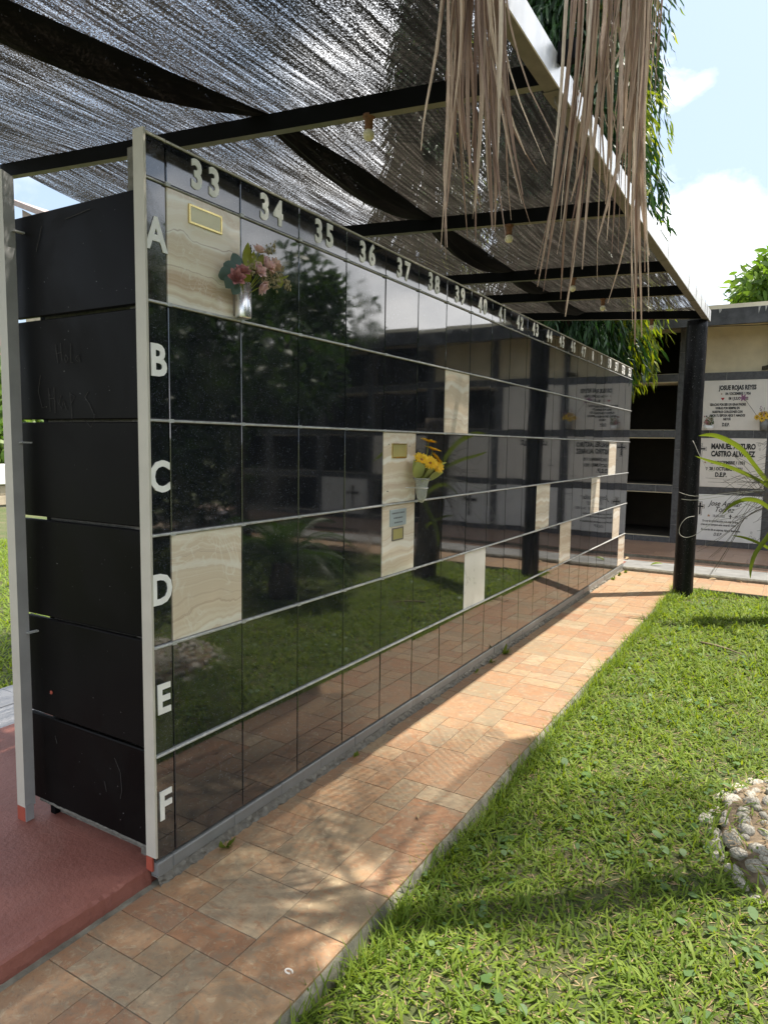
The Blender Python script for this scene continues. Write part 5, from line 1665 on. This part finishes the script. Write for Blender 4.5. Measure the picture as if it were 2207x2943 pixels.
tree('garden_bush', -19.0, 12.6, 0, .6, (-19.0, 12.6, 2.6), 2.4, 7000, M['brightleaf'], 'taller green bush behind the far left wall, next to the red roofed house', 'bush', seed=52, leafL=.24, clumps=34)
hs = empty('house', (-27, 14.2, 0)); tag(hs, 'distant white house with a red tiled roof at the left picture edge', 'house')
MB().box((-30, 12, 0), (-24, 16.5, 4.6)).build('wall', M['whitewash'], hs, (-27, 14.2, 2))
MB().add([(-30.4, 11.6, 4.6), (-23.6, 11.6, 4.6), (-23.6, 16.9, 4.6), (-30.4, 16.9, 4.6), (-27, 13.5, 6.2), (-27, 15, 6.2)], [(0, 1, 4), (1, 2, 5, 4), (2, 3, 5), (3, 0, 4, 5), (0, 3, 2, 1)]).build('roof', M['roofred'], hs, (-27, 14.2, 5))
for (y, z) in ((13.0, 2.2), (15.0, 2.2)):
    w1 = MB().box((-24.03, y, z), (-23.96, y + .9, z + 1.2)).build('window', M['alum'], hs, (-24, y, z))
    MB().box((-23.97, y + .08, z + .08), (-23.95, y + .82, z + 1.12)).build('pane', M['windowglass'], w1, (-24, y, z))
sh = empty('shed', (-18.1, 13.0, 0)); tag(sh, 'distant building with a pinkish grey sloping roof showing above the end panels', 'building')
MB().box((-19.5, 12.0, 0), (-16.2, 14.5, 7.2)).build('wall', M['stonewall'], sh, (-18, 13, 3))
MB().add([(-19.9, 11.7, 8.95), (-15.7, 11.7, 7.35), (-15.7, 14.8, 7.35), (-19.9, 14.8, 8.95), (-19.9, 11.7, 9.12), (-15.7, 11.7, 7.5), (-15.7, 14.8, 7.5), (-19.9, 14.8, 9.12)], [(0, 3, 2, 1), (4, 5, 6, 7), (0, 1, 5, 4), (1, 2, 6, 5), (2, 3, 7, 6), (3, 0, 4, 7)]).add([(-19.5, 12, 7.2), (-16.2, 12, 7.2), (-19.5, 12, 8.75)], [(0, 1, 2)]).build('roof', M['rooftan'], sh, (-18, 13, 8))

# ================================================================== GROUND COVER
def blades(name, X, Y, Zb, L, Wd, lean, mat, parent=None, curl=0.9):
    n_ = len(X)
    yaw = rng.uniform(0, 2 * np.pi, n_)
    H = np.stack([np.cos(yaw), np.sin(yaw), np.zeros(n_)], 1)
    Sd = np.stack([-np.sin(yaw), np.cos(yaw), np.zeros(n_)], 1)
    B = np.stack([X, Y, Zb], 1)
    th0 = lean
    Vs = []
    p = B.copy()
    lv = [(0, .7), (.33, 1.0), (.7, .8), (1.0, 0)]
    prev = 0
    for tt, w_ in lv:
        th = th0 + curl * tt * rng.uniform(.5, 1.2, n_)
        p = p + (H * np.sin(th)[:, None] + np.array([0, 0, 1.0]) * np.cos(th)[:, None]) * (L * (tt - prev))[:, None]
        prev = tt
        tw_ = rng.normal(0, .25, n_)
        S2 = Sd * np.cos(tw_)[:, None] + np.array([0, 0, 1.0]) * np.sin(tw_)[:, None]
        if w_ > 0:
            Vs += [p - S2 * (Wd * w_ / 2)[:, None], p + S2 * (Wd * w_ / 2)[:, None]]
        else:
            Vs += [p]
    V = np.stack(Vs, 1).reshape(-1, 3)
    b = np.arange(n_)[:, None] * 7
    Fq = np.concatenate([b + np.array([[0, 1, 3, 2]]), b + np.array([[2, 3, 5, 4]])], 0)
    Ft = b + np.array([[4, 5, 6]])
    return npmesh(name, V, [Fq, Ft], mat, parent, (1.5, 3, 0))
def scatter(x0, x1, y0, y1, dens):
    n_ = int((x1 - x0) * (y1 - y0) * dens)
    return rng.uniform(x0, x1, n_), rng.uniform(y0, y1, n_)
def lawn_pts(dens_near, dens_far):
    xs_, ys_ = [], []
    for (x0, x1, y0, y1, d) in ((0.775, 2.3, -0.9, 2.0, dens_near), (0.775, 2.3, 2.0, 4.5, (dens_near + dens_far) / 2), (0.775, 2.4, 4.5, 7.03, dens_far), (2.3, 6.4, -3, 7.03, dens_far * .28)):
        a, b = scatter(x0, x1, y0, y1, d); xs_.append(a); ys_.append(b)
    X = np.concatenate(xs_); Y = np.concatenate(ys_)
    inr = ((X - 2.33) ** 2 + (Y - 1.72) ** 2) < .63 ** 2
    return X[~inr], Y[~inr]
X, Y = lawn_pts(8200, 4800)
cl = np.sin(X * 7 + 2 * np.sin(Y * 5)) * np.sin(Y * 6 + 1.5 * np.sin(X * 4)) + .4 * np.sin(X * 17) * np.sin(Y * 15)
bare = np.sin(X * 3.1 + 1.2 * np.sin(Y * 2.3) + .7) * np.sin(Y * 2.7 + 1.1 * np.sin(X * 2.9))
keep = rng.random(len(X)) < np.clip(.84 + .38 * cl - 1.5 * np.clip(bare - .72, 0, 1), .16, 1)
X, Y = X[keep], Y[keep]
n_ = len(X)
far = np.clip((Y - 1) / 5, 0, 1)
L = rng.gamma(6, .0085, n_) * (1 + .25 * far); L = np.clip(L, .02, .12)
Wd = rng.uniform(.0045, .0105, n_) * (1 + .3 * far)
lean = np.clip(rng.normal(.75, .38, n_), .05, 1.5)
gr = blades('grass', X, Y, lz(X, Y) - .004, L, Wd, lean, M['grass']); tag(gr, 'short broad bladed lawn grass beside the tiled path', 'grass', kind='stuff')
X, Y = lawn_pts(1000, 450)
n_ = len(X)
th = blades('dry_grass', X, Y, lz(X, Y) + .001, rng.uniform(.02, .07, n_), rng.uniform(.002, .005, n_), rng.uniform(1.1, 1.5, n_), M['thatch'], curl=.25); tag(th, 'dry straw bits between the grass blades', 'dry grass', kind='stuff')
# broad weed leaves
X, Y = lawn_pts(230, 110)
c2 = np.sin(X * 5 + 1) * np.sin(Y * 4 + 2)
k_ = c2 > -.1
X, Y = X[k_], Y[k_]; n_ = len(X)
yaw = rng.uniform(0, 6.28, n_); sz = rng.gamma(6, .0019, n_).clip(.005, .02); tilt = rng.normal(0, .4, n_)
ring_ = [(0, 0), (.55, .75), (1.2, 1.0), (1.9, .7), (2.3, 0), (1.9, -.7), (1.2, -1.0), (.55, -.75)]
Vs = []
for (u, w_) in ring_:
    ux = u * sz; wx = w_ * sz
    Vs.append(np.stack([X + np.cos(yaw) * ux - np.sin(yaw) * wx, Y + np.sin(yaw) * ux + np.cos(yaw) * wx, lz(X, Y) + .018 + rng.random() * 0 + np.sin(tilt) * ux + .25 * np.abs(wx)], 1))
V = np.stack(Vs, 1).reshape(-1, 3)
b = np.arange(n_)[:, None] * 8
cvr = npmesh('weed_leaves', V, [b + np.array([[0, 1, 2, 3, 4, 5, 6, 7]])], M['clover'], None, (1.5, 3, 0)); tag(cvr, 'round broad weed leaves among the lawn grass', 'ground cover', kind='stuff')
# taller tufts leaning over the path kerb
n_ = 3600
Y = rng.uniform(-.6, 7.0, n_); X = PX1 + .012 + np.abs(rng.normal(.02, .03, n_)) + .02 * np.sin(Y * 7)
X = np.maximum(X, PX1 + .012)
ed = blades('edge_grass', X, Y, lz(X, Y) - .005, rng.uniform(.05, .14, n_), rng.uniform(.003, .006, n_), np.clip(rng.normal(.3, .25, n_), 0, 1.2), M['grass']); tag(ed, 'taller grass blades growing along the path edge', 'grass', kind='stuff')
n_ = 520
a_ = rng.uniform(0, 6.28, n_); r_ = .72 * np.sqrt(rng.uniform(.12, 1, n_))
rg_ = blades('bed_grass', 2.33 + r_ * np.cos(a_), 1.72 + r_ * np.sin(a_), np.where(r_ < .62, .015, -.04), rng.uniform(.04, .10, n_), rng.uniform(.005, .010, n_), rng.uniform(.2, 1.1, n_), M['grass']); tag(rg_, 'grass and weeds growing between the whitewashed stones', 'grass', kind='stuff')
n_ = 900
a_ = rng.uniform(0, 6.28, n_); r_ = .66 * np.sqrt(rng.uniform(.05, 1, n_))
rg_ = blades('bed_litter', 2.33 + r_ * np.cos(a_), 1.72 + r_ * np.sin(a_), np.full(n_, .018), rng.uniform(.02, .06, n_), rng.uniform(.002, .006, n_), rng.uniform(1.2, 1.6, n_), M['thatch'], curl=.2); tag(rg_, 'dry straw and leaf litter on the stone bed', 'litter', kind='stuff')
# left lawn
X, Y = scatter(-9, -2.36, .5, 5.5, 700); n_ = len(X)
lg = blades('grass', X, Y, np.full(n_, -.03), rng.uniform(.06, .13, n_), rng.uniform(.008, .016, n_), rng.uniform(.2, 1.0, n_), M['grass']); tag(lg, 'bright lawn grass beyond the grey pavers at the left edge', 'grass', kind='stuff')

# weeds at the foot of the wall
def weed(x, y, n_, s, label, z=0.0, mat='orchid'):
    o = empty('weed', (x, y, z)); tag(o, label, 'weed', 'weeds at the foot of the wall')
    q = MB()
    for k in range(n_):
        a = random.uniform(-1.4, 1.4)
        d = Vector((math.cos(a), math.sin(a), random.uniform(.3, 1.6))).normalized()
        p = Vector((x + random.uniform(0, .01), y + random.uniform(-.02, .02), z))
        e = p + d * s * random.uniform(.6, 1.1)
        leaf(q, p, e, s * random.uniform(.25, .4), d.cross(Vector((0, 0, 1))), .1)
    q.build('leaves', M[mat], o, (x, y, z), True)
    MB().tube([(x, y, z - .01), (x + .004, y, z + s * .4)], .0015, 4).build('stem', M['fgreen'], o, (x, y, z))
weed(.022, 3.39, 7, .085, 'largest green weed sprouting at the wall foot, below tile F41')
weed(.020, 3.14, 6, .05, 'low weed just before the largest one at the wall foot')
weed(.022, 2.85, 4, .04, 'smallest pale weed at the wall foot below tile F40')
weed(.030, .32, 6, .055, 'pale weed in the mortar gap nearest the letter F')
weed(.025, 1.27, 4, .045, 'two leafed yellow green weed at the wall foot below tile F36')
weed(.030, 7.05, 9, .075, 'bushy weed at the wall foot near the far end')
weed(.035, 7.35, 8, .065, 'weed in the far corner of the wall foot')
weed(.060, 7.62, 9, .06, 'weed patch where the far wall end meets the kerb')
# fallen leaves and twig
def fallen(x, y, z, s, yaw, label, mat):
    q = MB()
    d = Vector((math.cos(yaw), math.sin(yaw), .12))
    leaf(q, (x, y, z + .004), Vector((x, y, z + .004)) + d * s, s * .33, (-math.sin(yaw), math.cos(yaw), .3), .12)
    o = q.build('fallen_leaf', M[mat], None, (x, y, z), True); tag(o, label, 'leaf', 'fallen leaves by the gallery')
fallen(.30, 8.09, .050, .16, .4, 'yellow green fallen leaf on the grey concrete strip', 'orchid')
fallen(-.08, 8.37, .050, .12, 1.4, 'brown fallen leaf beside the wall end on the concrete', 'thatch')
fallen(1.05, 7.70, .003, .09, .2, 'dry curled leaf on the sunlit tiles right of the post', 'thatch')
fallen(1.42, 7.72, .003, .08, 2.6, 'small dry leaf at the foot of the concrete kerb', 'thatch')
fallen(.60, .90, .003, .035, 2.2, 'tiny pale leaf on the path tiles', 'thatch')
o = MB().tube([(1.30, 4.66, -.012), (1.42, 4.60, -.004), (1.52, 4.56, -.010), (1.62, 4.50, -.02)], [.010, .011, .008, .004], 6).build('twig', M['twig'], None, (1.45, 4.6, 0), True)
tag(o, 'grey broken twig lying on the lawn', 'twig')
